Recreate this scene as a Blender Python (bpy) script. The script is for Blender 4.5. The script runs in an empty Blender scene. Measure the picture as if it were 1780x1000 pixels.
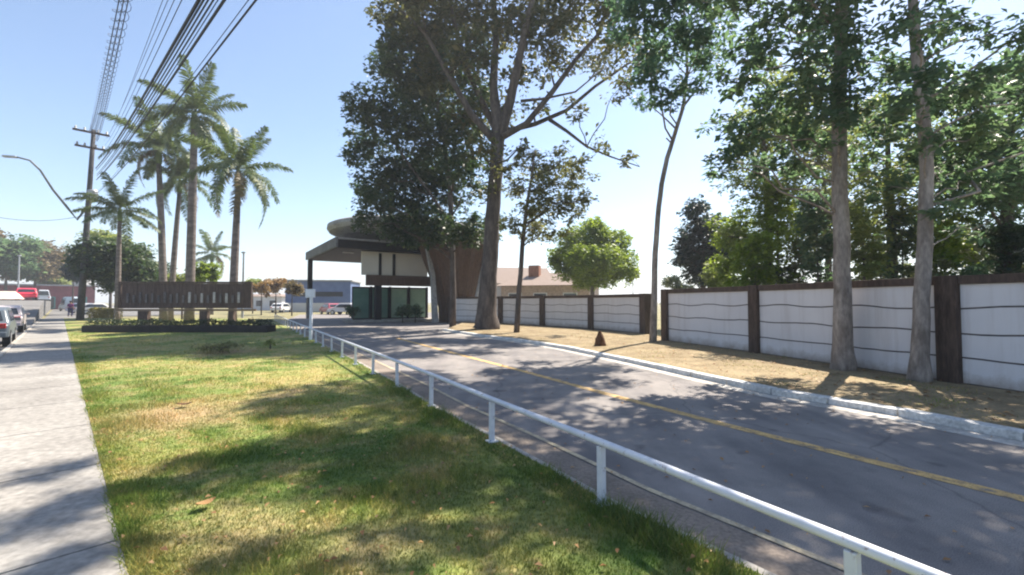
import bpy, math, random
import numpy as np
from mathutils import Vector, Matrix, Quaternion

random.seed(7)
SC = bpy.context.scene
COL = SC.collection
R = math.radians

# ------------------------------------------------------------------ camera
F, CX, CY, HZ, EYE = 760.0, 890.0, 500.0, 525.0, 1.68
PITCH = math.atan((HZ - CY) / F)
cam_d = bpy.data.cameras.new('camera')
cam = bpy.data.objects.new('camera', cam_d)
COL.objects.link(cam)
cam.location = (0, 0, EYE)
cam.rotation_euler = (R(90) + PITCH, 0, 0)
cam_d.sensor_width = 36.0
cam_d.lens = 36.0 * F / 1780.0
cam_d.clip_start, cam_d.clip_end = 0.05, 6000
SC.camera = cam
CP, SP = math.cos(PITCH), math.sin(PITCH)


def ray(px, py):
    x, y = (px - CX) / F, (CY - py) / F
    return Vector((x, CP - y * SP, SP + y * CP))


def at(px, py, z=0.0):
    d = ray(px, py)
    t = (z - EYE) / d.z
    return Vector((d.x * t, d.y * t, z))


def atd(px, py, Y):
    d = ray(px, py)
    t = Y / d.y
    return Vector((d.x * t, Y, EYE + d.z * t))


# ------------------------------------------------------------------ world + sun
SUN_AZ, SUN_EL = 42.0, 54.0
w = bpy.data.worlds.new('World')
SC.world = w
w.use_nodes = True
nt = w.node_tree
sky = nt.nodes.new('ShaderNodeTexSky')
sky.sky_type = 'NISHITA'
sky.sun_disc = False
sky.sun_elevation = R(SUN_EL)
sky.sun_rotation = R(SUN_AZ)
sky.altitude = 100
sky.air_density = 1.0
sky.dust_density = 0.7
sky.ozone_density = 1.6
bg = nt.nodes['Background']
bg.inputs[1].default_value = 0.092
nt.links.new(sky.outputs[0], bg.inputs[0])

sl = bpy.data.lights.new('sun', 'SUN')
sl.energy = 5.0
sl.angle = R(0.55)
sl.color = (1.0, 0.92, 0.80)
so = bpy.data.objects.new('sun', sl)
COL.objects.link(so)
sd = Vector((math.sin(R(SUN_AZ)) * math.cos(R(SUN_EL)), math.cos(R(SUN_AZ)) * math.cos(R(SUN_EL)), math.sin(R(SUN_EL))))
so.rotation_euler = (-sd).to_track_quat('-Z', 'Y').to_euler()
so.location = sd * 60

SC.view_settings.view_transform = 'Standard'
SC.view_settings.look = 'None'
SC.view_settings.gamma = 1
SC.view_settings.use_curve_mapping = False
SC.view_settings.exposure = 1.33
SC.render.engine = 'CYCLES'
SC.cycles.max_bounces = 6
SC.cycles.diffuse_bounces = 3
SC.cycles.glossy_bounces = 2
SC.cycles.transmission_bounces = 3
SC.cycles.pixel_filter_type = 'BLACKMAN_HARRIS'
SC.cycles.filter_width = 2.1

# ------------------------------------------------------------------ materials


def new_mat(name):
    m = bpy.data.materials.new(name)
    m.use_nodes = True
    t = m.node_tree
    b = t.nodes['Principled BSDF']
    return m, t, b


def ramp(t, fac, stops):
    r = t.nodes.new('ShaderNodeValToRGB')
    while len(r.color_ramp.elements) > 1:
        r.color_ramp.elements.remove(r.color_ramp.elements[-1])
    for i, (p, c) in enumerate(stops):
        e = r.color_ramp.elements[0] if i == 0 else r.color_ramp.elements.new(p)
        e.position = p
        e.color = (*c, 1)
    t.links.new(fac, r.inputs[0])
    return r.outputs[0]


def noise(t, scale, detail=5, rough=0.6, stretch=None, dist=0.0, seed=0.0):
    tc = t.nodes.new('ShaderNodeTexCoord')
    n = t.nodes.new('ShaderNodeTexNoise')
    n.inputs['Scale'].default_value = scale
    n.inputs['Detail'].default_value = detail
    n.inputs['Roughness'].default_value = rough
    n.inputs['Distortion'].default_value = dist
    mp = t.nodes.new('ShaderNodeMapping')
    mp.inputs['Location'].default_value = (seed, seed * 1.7, seed * .3)
    if stretch:
        mp.inputs['Scale'].default_value = stretch
    t.links.new(tc.outputs['Object'], mp.inputs[0])
    t.links.new(mp.outputs[0], n.inputs[0])
    return n.outputs[0]


def mixc(t, fac, a, b, mode='MIX'):
    m = t.nodes.new('ShaderNodeMixRGB')
    m.blend_type = mode
    for i, v in ((0, fac), (1, a), (2, b)):
        if isinstance(v, (int, float)):
            m.inputs[i].default_value = v
        elif isinstance(v, tuple):
            m.inputs[i].default_value = (*v, 1)
        else:
            t.links.new(v, m.inputs[i])
    return m.outputs[0]


def bump(t, b, h, strength=0.3, dist=0.02):
    n = t.nodes.new('ShaderNodeBump')
    n.inputs['Strength'].default_value = strength
    n.inputs['Distance'].default_value = dist
    t.links.new(h, n.inputs['Height'])
    t.links.new(n.outputs[0], b.inputs['Normal'])


def nmat(name, c1, c2, scale=3.0, rough=0.85, bs=0.0, metal=0.0, stretch=None, spec=0.3, lo=.35, hi=.65, fine=None):
    m, t, b = new_mat(name)
    n = noise(t, scale, 6, .62, stretch)
    c = ramp(t, n, [(lo, c1), (hi, c2)])
    if fine:
        n2 = noise(t, fine, 3, .6, stretch, seed=3.1)
        c = mixc(t, 1.0, c, ramp(t, n2, [(.3, (.72, .72, .72)), (.7, (1.25, 1.25, 1.25))]), 'MULTIPLY')
    t.links.new(c, b.inputs['Base Color'])
    b.inputs['Roughness'].default_value = rough
    b.inputs['Metallic'].default_value = metal
    b.inputs['Specular IOR Level'].default_value = spec
    if bs:
        bump(t, b, noise(t, fine or scale * 4, 4, .6, stretch), bs, .02)
    return m


def leaf_mat(name, dark, mid, light, trans=(.2, .3, .04), tf=.35, spec=.35, patch=.5):
    m, t, b = new_mat(name)
    g = t.nodes.new('ShaderNodeNewGeometry')
    c = ramp(t, g.outputs['Random Per Island'], [(0, dark), (.55, mid), (1, light)])
    n = noise(t, patch, 3, .6)
    c = mixc(t, 1.0, c, ramp(t, n, [(.32, (.7, .78, .85)), (.68, (1.25, 1.18, .95))]), 'MULTIPLY')
    t.links.new(c, b.inputs['Base Color'])
    b.inputs['Roughness'].default_value = .5
    b.inputs['Specular IOR Level'].default_value = spec
    tr = t.nodes.new('ShaderNodeBsdfTranslucent')
    c2 = mixc(t, .5, c, trans)
    t.links.new(c2, tr.inputs[0])
    mx = t.nodes.new('ShaderNodeMixShader')
    mx.inputs[0].default_value = tf
    out = t.nodes['Material Output']
    t.links.new(b.outputs[0], mx.inputs[1])
    t.links.new(tr.outputs[0], mx.inputs[2])
    t.links.new(mx.outputs[0], out.inputs[0])
    return m


def lawn_colour(t):
    """patchy dry lawn: the same pattern drives soil sheet and blades (both objects sit at the origin)"""
    n1 = noise(t, .42, 4, .6, dist=.6)
    n2 = noise(t, 2.4, 5, .7, seed=5)
    n3 = noise(t, 14, 3, .6, seed=9)
    c = ramp(t, n1, [(.36, (.075, .125, .034)), (.46, (.15, .205, .05)), (.54, (.34, .29, .11)), (.66, (.37, .28, .15))])
    c2 = ramp(t, n2, [(.34, (.08, .145, .034)), (.48, (.19, .245, .062)), (.56, (.36, .30, .13)), (.68, (.38, .28, .16))])
    c = mixc(t, .5, c, c2)
    # worn dry spots and deeper green spots, each a patch of ground with a ragged outline
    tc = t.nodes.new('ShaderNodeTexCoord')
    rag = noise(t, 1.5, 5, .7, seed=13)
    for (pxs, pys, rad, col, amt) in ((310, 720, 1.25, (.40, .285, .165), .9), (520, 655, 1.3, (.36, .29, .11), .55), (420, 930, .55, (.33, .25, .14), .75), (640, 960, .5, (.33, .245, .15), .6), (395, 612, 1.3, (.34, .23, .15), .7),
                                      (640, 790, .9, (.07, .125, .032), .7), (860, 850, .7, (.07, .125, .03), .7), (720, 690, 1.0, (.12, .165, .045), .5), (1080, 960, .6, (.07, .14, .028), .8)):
        q = at(pxs, pys, .08)
        ds = t.nodes.new('ShaderNodeVectorMath')
        ds.operation = 'DISTANCE'
        t.links.new(tc.outputs['Object'], ds.inputs[0])
        ds.inputs[1].default_value = q
        ma = t.nodes.new('ShaderNodeMath')
        ma.operation = 'MULTIPLY_ADD'
        ma.inputs[1].default_value = 1.6 * rad
        t.links.new(rag, ma.inputs[0])
        t.links.new(ds.outputs['Value'], ma.inputs[2])
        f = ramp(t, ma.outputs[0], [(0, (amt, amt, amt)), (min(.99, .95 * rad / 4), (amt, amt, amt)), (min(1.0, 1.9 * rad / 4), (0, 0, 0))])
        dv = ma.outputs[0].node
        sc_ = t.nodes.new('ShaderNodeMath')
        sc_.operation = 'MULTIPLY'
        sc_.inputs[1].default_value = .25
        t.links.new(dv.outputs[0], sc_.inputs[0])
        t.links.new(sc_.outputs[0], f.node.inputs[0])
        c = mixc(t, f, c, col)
    return mixc(t, 1.0, c, ramp(t, n3, [(.3, (.65, .7, .65)), (.7, (1.3, 1.25, 1.2))]), 'MULTIPLY')


def lawn_mat(name, blades=False):
    m, t, b = new_mat(name)
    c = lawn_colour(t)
    if blades:
        g = t.nodes.new('ShaderNodeNewGeometry')
        v = ramp(t, g.outputs['Random Per Island'], [(0, (.6, .75, .6)), (.6, (1.1, 1.15, .9)), (1, (1.7, 1.45, 1.2))])
        c = mixc(t, 1.0, c, v, 'MULTIPLY')
    t.links.new(c, b.inputs['Base Color'])
    b.inputs['Roughness'].default_value = .8
    b.inputs['Specular IOR Level'].default_value = .2
    if blades:
        tr = t.nodes.new('ShaderNodeBsdfTranslucent')
        t.links.new(c, tr.inputs[0])
        mx = t.nodes.new('ShaderNodeMixShader')
        mx.inputs[0].default_value = .35
        t.links.new(b.outputs[0], mx.inputs[1])
        t.links.new(tr.outputs[0], mx.inputs[2])
        t.links.new(mx.outputs[0], t.nodes['Material Output'].inputs[0])
    else:
        bump(t, b, noise(t, 40, 4, .7), .6, .03)
    return m


M = {}
M['asphalt'] = nmat('asphalt', (.19, .17, .155), (.27, .235, .21), 1.1, .9, .35, fine=90)
def asphalt_mat():
    m, t, b = new_mat('asphalt_worn')
    c = ramp(t, noise(t, .8, 6, .65), [(.33, (.165, .155, .152)), (.67, (.275, .252, .238))])
    lanes = noise(t, .5, 4, .6, (3.0, .35, 1), .3, 7)            # tyre-polished streaks
    c = mixc(t, 1.0, c, ramp(t, lanes, [(.35, (.78, .78, .80)), (.6, (1.06, 1.05, 1.03))]), 'MULTIPLY')
    oil = noise(t, 1.9, 3, .5, seed=21)
    c = mixc(t, 1.0, c, ramp(t, oil, [(.26, (.55, .55, .57)), (.36, (1, 1, 1))]), 'MULTIPLY')
    grit = noise(t, 130, 2, .5, seed=2)
    c = mixc(t, 1.0, c, ramp(t, grit, [(.35, (.7, .7, .72)), (.65, (1.3, 1.28, 1.25))]), 'MULTIPLY')
    v = t.nodes.new('ShaderNodeTexVoronoi')
    v.feature = 'DISTANCE_TO_EDGE'
    v.inputs['Scale'].default_value = .33
    tc = t.nodes.new('ShaderNodeTexCoord')
    wob = t.nodes.new('ShaderNodeMixRGB')
    wob.inputs[0].default_value = .22
    nn = t.nodes.new('ShaderNodeTexNoise')
    nn.inputs['Scale'].default_value = 2.2
    t.links.new(tc.outputs['Object'], nn.inputs[0])
    t.links.new(tc.outputs['Object'], wob.inputs[1])
    t.links.new(nn.outputs['Color'], wob.inputs[2])
    t.links.new(wob.outputs[0], v.inputs['Vector'])
    c = mixc(t, 1.0, c, ramp(t, v.outputs['Distance'], [(.0, (.68, .68, .69)), (.003, (.86, .86, .86)), (.007, (1, 1, 1))]), 'MULTIPLY')
    t.links.new(c, b.inputs['Base Color'])
    b.inputs['Roughness'].default_value = .88
    b.inputs['Specular IOR Level'].default_value = .3
    bump(t, b, grit, .4, .01)
    return m


def panel_mat():
    m, t, b = new_mat('white_wall_worn')
    c = ramp(t, noise(t, .6, 5, .6), [(.25, (.57, .56, .59)), (.75, (.66, .65, .67))])
    streak = noise(t, 1.0, 5, .65, (5, 5, .35), seed=4)
    c = mixc(t, 1.0, c, ramp(t, streak, [(.30, (.88, .86, .85)), (.50, (1, 1, 1))]), 'MULTIPLY')
    # mud splash on the lowest board, ragged
    tc = t.nodes.new('ShaderNodeTexCoord')
    sx = t.nodes.new('ShaderNodeSeparateXYZ')
    t.links.new(tc.outputs['Object'], sx.inputs[0])
    ad = t.nodes.new('ShaderNodeMath')
    ad.operation = 'MULTIPLY_ADD'
    ad.inputs[1].default_value = .45
    t.links.new(noise(t, 3.5, 6, .7, seed=8), ad.inputs[0])
    t.links.new(sx.outputs['Z'], ad.inputs[2])
    c = mixc(t, 1.0, c, ramp(t, ad.outputs[0], [(.22, (.55, .48, .41)), (.48, (1, 1, 1))]), 'MULTIPLY')
    t.links.new(c, b.inputs['Base Color'])
    b.inputs['Roughness'].default_value = .85
    b.inputs['Specular IOR Level'].default_value = .25
    bump(t, b, noise(t, 9, 5, .7), .15, .02)
    return m


M['asphalt'] = asphalt_mat()
M['panel_worn'] = panel_mat()
M['street'] = nmat('street_asphalt', (.13, .125, .12), (.19, .18, .17), .6, .9, .3, fine=60)
M['gutter'] = nmat('gutter_concrete', (.17, .14, .115), (.27, .22, .18), 1.6, .9, .3, fine=30)
M['walk'] = nmat('sidewalk_concrete', (.215, .20, .182), (.315, .297, .27), .7, .9, .25, fine=14)
M['kerb'] = nmat('kerb_white', (.46, .455, .44), (.64, .63, .61), 2.5, .85, .2, fine=22)
M['gutter_sunlit'] = nmat('gutter_sunlit', (.34, .32, .29), (.50, .47, .43), 2.5, .9, .2, fine=22)  # pale concrete lightened further: sunlight on the far gutter put into its colour
M['kerb_raw'] = nmat('kerb_raw', (.28, .26, .23), (.42, .39, .35), 2.5, .9, .2, fine=22)
m_, t_, b_ = new_mat('yellow_line')
c_ = ramp(t_, noise(t_, 6, 6, .7), [(.36, (.21, .19, .165)), (.45, (.50, .32, .13)), (.62, (.74, .49, .19))])
c_ = mixc(t_, 1.0, c_, ramp(t_, noise(t_, 60, 3, .6), [(.32, (.55, .55, .56)), (.5, (1, 1, 1))]), 'MULTIPLY')
t_.links.new(c_, b_.inputs['Base Color'])
b_.inputs['Roughness'].default_value = .85
M['yellow'] = m_
M['edge_line'] = nmat('edge_line', (.26, .22, .18), (.56, .46, .30), 4, .85, .1, lo=.35, hi=.6, fine=40)
M['verge'] = nmat('verge_dry', (.185, .135, .075), (.30, .235, .14), 1.3, .95, .5, fine=18)
M['ground'] = nmat('ground_soil', (.16, .15, .07), (.28, .24, .13), .12, .95, .3, fine=4)
M['lawn'] = lawn_mat('lawn')
M['blade'] = lawn_mat('grass_blade', True)
M['blade_green'] = leaf_mat('edge_grass', (.05, .095, .022), (.09, .145, .035), (.22, .22, .08), (.2, .32, .04), .35, patch=1.2)
M['white'] = nmat('white_paint', (.66, .68, .72), (.80, .81, .83), 3, .45, .05, fine=25, lo=.3, hi=.7)
m_, t_, b_ = new_mat('rail_paint')
c_ = ramp(t_, noise(t_, 5, 5, .6), [(.3, (.54, .56, .61)), (.7, (.68, .69, .72))])
c_ = mixc(t_, ramp(t_, noise(t_, 17, 6, .72, seed=6), [(.60, (0, 0, 0)), (.68, (.85, .85, .85))]), c_, (.22, .12, .07))
t_.links.new(c_, b_.inputs['Base Color'])
b_.inputs['Roughness'].default_value = .5
bump(t_, b_, noise(t_, 40, 4, .6), .15, .004)
M['rail'] = m_
M['panel'] = nmat('white_wall', (.58, .57, .60), (.66, .65, .67), .6, .85, .08, lo=.25, hi=.75)
M['joint'] = nmat('wall_joint', (.09, .085, .09), (.14, .13, .13), 5, .9)
M['brown'] = nmat('brown_post', (.050, .034, .028), (.095, .066, .052), 3, .85, .2, stretch=(3, 3, .6), fine=12)
M['bark'] = nmat('bark_grey', (.15, .125, .11), (.33, .29, .26), 4, .95, .6, stretch=(1, 1, .35), fine=16)
M['bark_dark'] = nmat('bark_dark', (.055, .045, .04), (.14, .115, .10), 3, .95, .7, stretch=(1, 1, .3), fine=12)
M['bark_palm'] = nmat('bark_palm', (.12, .098, .09), (.22, .185, .17), 2, .9, .3, stretch=(.6, .6, 2.4), fine=8)
M['shaft_green'] = nmat('crownshaft_green', (.10, .17, .05), (.18, .25, .09), 2, .5, stretch=(1, 1, .4))
M['metal'] = nmat('grey_metal', (.30, .31, .32), (.42, .43, .44), 3, .5, metal=.4)
M['metal_dark'] = nmat('dark_metal', (.12, .125, .135), (.18, .19, .2), 3, .6, metal=.2)
M['pole'] = nmat('pole_grey', (.045, .044, .047), (.085, .082, .084), 2, .9, fine=9)
M['black'] = nmat('black_cable', (.012, .012, .014), (.03, .03, .035), 3, .6)
M['wood'] = nmat('sign_wood', (.062, .042, .036), (.12, .086, .074), 3, .9, .3, stretch=(5, 5, .5), fine=14)
M['bar_dull'] = nmat('dull_bar', (.09, .08, .085), (.15, .135, .135), 3, .8, .1, fine=12)
M['bar'] = nmat('pale_bar', (.32, .30, .30), (.46, .44, .43), 3, .8, .1, fine=12)
M['wood_pale'] = nmat('rail_wood', (.16, .11, .075), (.26, .19, .13), 2, .9, .3, stretch=(.5, 4, 4), fine=14)
M['concrete'] = nmat('concrete', (.27, .27, .275), (.38, .375, .375), .7, .9, .2, fine=6)
M['fascia'] = nmat('fascia_grey', (.13, .13, .135), (.19, .188, .19), .7, .85, .15, fine=6)
M['dark_clad'] = nmat('dark_cladding', (.016, .014, .015), (.03, .026, .027), 2, .7, .2)
M['cone_clad'] = nmat('brown_cladding', (.075, .047, .034), (.14, .088, .064), 2, .8, .3, stretch=(6, 6, .4), fine=10)
M['cream'] = nmat('cream_wall', (.62, .58, .51), (.68, .64, .57), .5, .9, .05)
M['tile'] = nmat('roof_tile', (.22, .165, .135), (.30, .235, .20), 3, .9, .4, stretch=(8, 1, 1), fine=9)
M['house'] = nmat('house_wall', (.42, .32, .27), (.52, .42, .36), 1, .9, .1, fine=6)
M['brick'] = nmat('brick', (.24, .10, .06), (.36, .17, .10), 5, .9, .2, fine=12)
M['glass_dark'] = nmat('dark_glass', (.02, .025, .03), (.035, .04, .05), .5, .08, spec=.6)
M['glass_pale'] = nmat('pale_green_glass', (.26, .38, .27), (.38, .50, .36), .7, .15, spec=.6)
M['glass_green'] = nmat('green_glass', (.10, .21, .17), (.17, .29, .23), .7, .12, spec=.6)
M['tyre'] = nmat('tyre', (.015, .015, .016), (.03, .03, .03), 8, .9)
M['rim'] = nmat('rim', (.42, .42, .43), (.55, .55, .56), 4, .35, metal=.7)
M['lamp_red'] = nmat('lamp_red', (.35, .02, .02), (.45, .03, .03), 4, .25)
M['lamp_clear'] = nmat('lamp_clear', (.6, .6, .62), (.75, .75, .76), 4, .2)
M['maroon'] = nmat('maroon_wall', (.16, .04, .05), (.24, .07, .08), 1, .9, fine=5)
M['teal'] = nmat('teal_roof', (.05, .22, .20), (.08, .30, .26), 1, .7)
M['blue'] = nmat('blue_panel', (.08, .12, .24), (.12, .17, .30), 1, .7)
M['red_cloth'] = nmat('red_cloth', (.50, .03, .04), (.62, .06, .07), 3, .85)
M['pale_cloth'] = nmat('pale_cloth', (.62, .45, .36), (.72, .60, .52), 3, .85)
M['dry_leaf'] = leaf_mat('dry_leaf', (.20, .09, .04), (.36, .20, .09), (.48, .30, .14), (.4, .2, .06), .2)
M['stump'] = nmat('stump_brown', (.07, .035, .02), (.15, .075, .04), 6, .95, .5, fine=20)
M['skin'] = nmat('skin', (.26, .14, .09), (.32, .18, .12), 6, .6)
M['hair'] = nmat('hair', (.012, .010, .009), (.025, .02, .018), 20, .7)
M['purple'] = nmat('purple_cloth', (.10, .02, .09), (.17, .04, .14), 6, .9)
M['navy'] = nmat('navy_cloth', (.02, .02, .06), (.04, .04, .10), 6, .9)


def paint(name, c):
    return nmat('paint_' + name, c, tuple(min(1, x * 1.12) for x in c), 1.5, .3, spec=.5)


L = {}
L['big'] = leaf_mat('leaf_olive', (.045, .060, .028), (.085, .105, .042), (.20, .165, .085), (.21, .22, .06), .4)
L['dense'] = leaf_mat('leaf_dark', (.022, .046, .030), (.040, .074, .038), (.10, .12, .045), (.11, .20, .04), .32, .5)
L['sparse'] = leaf_mat('leaf_pale', (.08, .10, .045), (.15, .17, .07), (.28, .26, .13), (.3, .3, .09), .45)
L['bright'] = leaf_mat('leaf_bright', (.08, .15, .018), (.18, .27, .03), (.30, .38, .055), (.42, .52, .05), .42)
L['blue'] = leaf_mat('leaf_bluegreen', (.045, .095, .075), (.075, .14, .095), (.13, .19, .11), (.16, .30, .13), .5)
L['navy'] = leaf_mat('leaf_bluedark', (.016, .032, .036), (.03, .052, .054), (.06, .085, .08), (.05, .12, .07), .25)
L['right'] = leaf_mat('leaf_green', (.055, .10, .075), (.09, .145, .092), (.17, .215, .11), (.20, .34, .13), .54)
L['yellow'] = leaf_mat('leaf_yellowgreen', (.09, .13, .04), (.16, .21, .06), (.30, .32, .11), (.42, .48, .10), .55)
L['palm'] = leaf_mat('leaf_palm', (.038, .068, .026), (.075, .118, .042), (.17, .19, .08), (.19, .27, .05), .33, .5)
L['autumn'] = leaf_mat('leaf_brownish', (.09, .075, .04), (.17, .13, .07), (.26, .19, .11), (.25, .2, .08), .3)
L['rust'] = leaf_mat('leaf_rusty', (.14, .08, .03), (.26, .15, .06), (.36, .24, .11), (.35, .22, .06), .35)
L['hedge_yellow'] = leaf_mat('leaf_golden', (.18, .15, .03), (.30, .25, .05), (.40, .34, .08), (.4, .35, .05), .35)
L['hedge'] = leaf_mat('leaf_hedge', (.010, .020, .010), (.020, .036, .016), (.05, .07, .025), (.06, .10, .02), .2)
L['white'] = leaf_mat('leaf_blossom', (.14, .17, .08), (.34, .36, .22), (.52, .52, .40), (.4, .45, .2), .4)

# ------------------------------------------------------------------ mesh tools


class MB:
    def __init__(self):
        self.v, self.f = [], []

    def add(self, vs, fs):
        o = len(self.v)
        self.v += [tuple(p) for p in vs]
        self.f += [tuple(i + o for i in f) for f in fs]
        return self

    def box(self, c, s, rot=0.0, taper=1.0):
        hx, hy, hz = s[0] / 2, s[1] / 2, s[2] / 2
        cr, sr = math.cos(rot), math.sin(rot)
        vs = []
        for z in (-1, 1):
            k = taper if z > 0 else 1
            for x, y in ((-1, -1), (1, -1), (1, 1), (-1, 1)):
                a, b = x * hx * k, y * hy * k
                vs.append((c[0] + a * cr - b * sr, c[1] + a * sr + b * cr, c[2] + z * hz))
        return self.add(vs, [(0, 3, 2, 1), (4, 5, 6, 7), (0, 1, 5, 4), (1, 2, 6, 5), (2, 3, 7, 6), (3, 0, 4, 7)])

    def tube(self, pts, rad, n=8, caps=True):
        pts = [Vector(p) for p in pts]
        if isinstance(rad, (int, float)):
            rad = [rad] * len(pts)
        vs, fs = [], []
        up = None
        for i, p in enumerate(pts):
            d = (pts[min(i + 1, len(pts) - 1)] - pts[max(i - 1, 0)]).normalized()
            if up is None:
                up = d.orthogonal().normalized()
            else:
                up = (up - d * up.dot(d))
                up = up.normalized() if up.length > 1e-6 else d.orthogonal().normalized()
            s = d.cross(up)
            for k in range(n):
                a = 2 * math.pi * k / n
                vs.append(p + (up * math.cos(a) + s * math.sin(a)) * rad[i])
        for i in range(len(pts) - 1):
            for k in range(n):
                a, b = i * n + k, i * n + (k + 1) % n
                fs.append((a, b, b + n, a + n))
        if caps:
            fs.append(tuple(range(n))[::-1])
            o = (len(pts) - 1) * n
            fs.append(tuple(range(o, o + n)))
        return self.add(vs, fs)

    def lathe(self, prof, n=24, c=(0, 0, 0), sx=1.0, sy=1.0):
        vs, fs = [], []
        for r, z in prof:
            for k in range(n):
                a = 2 * math.pi * k / n
                vs.append((c[0] + r * sx * math.cos(a), c[1] + r * sy * math.sin(a), c[2] + z))
        for i in range(len(prof) - 1):
            for k in range(n):
                a, b = i * n + k, i * n + (k + 1) % n
                fs.append((a, b, b + n, a + n))
        if prof[0][0] > 1e-4:
            fs.append(tuple(range(n))[::-1])
        if prof[-1][0] > 1e-4:
            o = (len(prof) - 1) * n
            fs.append(tuple(range(o, o + n)))
        return self.add(vs, fs)

    def prism(self, poly, z0, z1):
        n = len(poly)
        vs = [(p[0], p[1], z0) for p in poly] + [(p[0], p[1], z1) for p in poly]
        fs = [tuple(range(n))[::-1], tuple(range(n, 2 * n))]
        fs += [(i, (i + 1) % n, (i + 1) % n + n, i + n) for i in range(n)]
        return self.add(vs, fs)

    def build(self, name, mat, parent=None, smooth=False, bevel=0.0):
        me = bpy.data.meshes.new(name)
        me.from_pydata(self.v, [], self.f)
        me.update()
        if smooth:
            me.polygons.foreach_set('use_smooth', [True] * len(me.polygons))
        me.materials.append(mat)
        o = bpy.data.objects.new(name, me)
        COL.objects.link(o)
        if parent is not None:
            o.parent = parent
        if bevel:
            b = o.modifiers.new('bevel', 'BEVEL')
            b.width = bevel
            b.segments = 2
            b.limit_method = 'ANGLE'
        return o


def np_mesh(name, verts, faces, mat, parent=None, smooth=False):
    """verts (n,3), faces (m,k) arrays"""
    me = bpy.data.meshes.new(name)
    nv, (nf, k) = len(verts), faces.shape
    me.vertices.add(nv)
    me.vertices.foreach_set('co', np.ascontiguousarray(verts, dtype=np.float32).ravel())
    me.loops.add(nf * k)
    me.loops.foreach_set('vertex_index', np.ascontiguousarray(faces, dtype=np.int32).ravel())
    me.polygons.add(nf)
    me.polygons.foreach_set('loop_start', np.arange(0, nf * k, k, dtype=np.int32))
    me.update(calc_edges=True)
    me.validate()
    me.materials.append(mat)
    o = bpy.data.objects.new(name, me)
    COL.objects.link(o)
    if parent is not None:
        o.parent = parent
    return o


def tag(o, label, cat, group=None):
    o['label'] = label
    o['category'] = cat
    if group:
        o['group'] = group
    return o


def thing(name, label, cat, loc=(0, 0, 0), rz=0.0, group=None):
    o = bpy.data.objects.new(name, None)
    o.empty_display_size = .3
    COL.objects.link(o)
    o.location = loc
    o.rotation_euler = (0, 0, rz)
    return tag(o, label, cat, group)


def struct(o):
    o['kind'] = 'structure'
    return o


def copy_tree(o, parent=None):
    c = o.copy()
    COL.objects.link(c)
    c.parent = parent
    for ch in [x for x in list(COL.objects) if x.parent == o]:
        copy_tree(ch, c)
    return c


# ------------------------------------------------------------------ street frame: t along the street, n to the right of it
SD = Vector((-.719, .695, 0))
SN = Vector((.695, .719, 0))


def st(n, t, z=0.0):
    p = SN * n + SD * t
    return Vector((p.x, p.y, z))


# ------------------------------------------------------------------ ground surfaces
def sheet(name, poly, z, mat, parent=None):
    b = MB()
    b.add([(p[0], p[1], z) for p in poly], [tuple(range(len(poly)))])
    o = b.build(name, mat, parent)
    if parent is None:
        struct(o)
    return o


def slab(name, poly, z0, z1, mat):
    return struct(MB().prism(poly, z0, z1).build(name, mat))


b = MB()
b.add([(-1200, -150, -.03), (1200, -150, -.03), (1200, 1500, -.03), (-1200, 1500, -.03)], [(0, 1, 2, 3)])
struct(b.build('ground', M['ground']))

sheet('street', [st(-12, -30), st(-1.25, -30), st(-1.25, 300), st(-12, 300)], 0.0, M['street'])
HILL = 1.85
b = MB()
b.add([st(-12, 44, -.02), st(-1.3, 44, -.02), st(-1.3, 75, HILL), st(-12, 75, HILL), st(-1.3, 300, HILL), st(-12, 300, HILL), st(-1.3, 75, -.02), st(-1.3, 300, -.02)],
      [(0, 1, 2, 3), (3, 2, 4, 5), (1, 6, 2), (6, 7, 4, 2)])
struct(b.build('street_rise', M['street']))
sheet('street_far', [st(-1.0, 62), st(14, 74), st(30, 300), st(-1.0, 300)], 0.004, M['street'])

LZ = .08   # lawn and sidewalk height
# sidewalk in cast bays with narrow joints
b = MB()
t = -8.0
while t < 62:
    b.prism([st(-1.13, t), st(.32, t), st(.32, t + 1.98), st(-1.13, t + 1.98)], -.02, LZ)
    t += 2.0
struct(b.build('sidewalk', M['walk']))
slab('sidewalk_bed', [st(-1.13, -8), st(.32, -8), st(.32, 62), st(-1.13, 62)], -.025, LZ - .012, M['joint'])
b = MB()
b.prism([st(-1.26, -20), st(-1.135, -20), st(-1.135, 62), st(-1.26, 62)], -.02, LZ + .02)
struct(b.build('kerb', M['kerb_raw']))

# entrance drive
GE = [at(1330, 1000, LZ), at(1048, 867, LZ), at(860, 762, LZ), at(752, 706, LZ), at(690, 667, LZ), at(612, 624, LZ), at(540, 588, LZ)]   # grass edge
d0 = (GE[0] - GE[1]).normalized()
d1 = Vector((-.525, .851, 0))
EDGE = [GE[0] + d0 * 8, GE[0] + d0 * 3] + GE + [GE[-1] + d1 * 8, GE[-1] + d1 * 19]
lawn_far = [st(.325, 50)]
lawn = [st(.325, -8)] + [Vector((p.x, p.y, 0)) for p in EDGE]
lawn_poly = [st(.325, -8)] + EDGE + [EDGE[-1] + Vector((-3, 6, 0)), st(.325, 62)]
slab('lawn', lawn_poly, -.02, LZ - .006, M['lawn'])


def offset(pts, d):
    out = []
    for i, p in enumerate(pts):
        a, c = pts[max(i - 1, 0)], pts[min(i + 1, len(pts) - 1)]
        v = (c - a)
        nrm = Vector((v.y, -v.x, 0)).normalized()
        out.append(p + nrm * d)
    return out


def ribbon(name, a, bb, z0, z1, mat):
    m = MB()
    for i in range(len(a) - 1):
        m.prism([a[i], bb[i], bb[i + 1], a[i + 1]][::1], z0, z1)
    return struct(m.build(name, mat))


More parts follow.
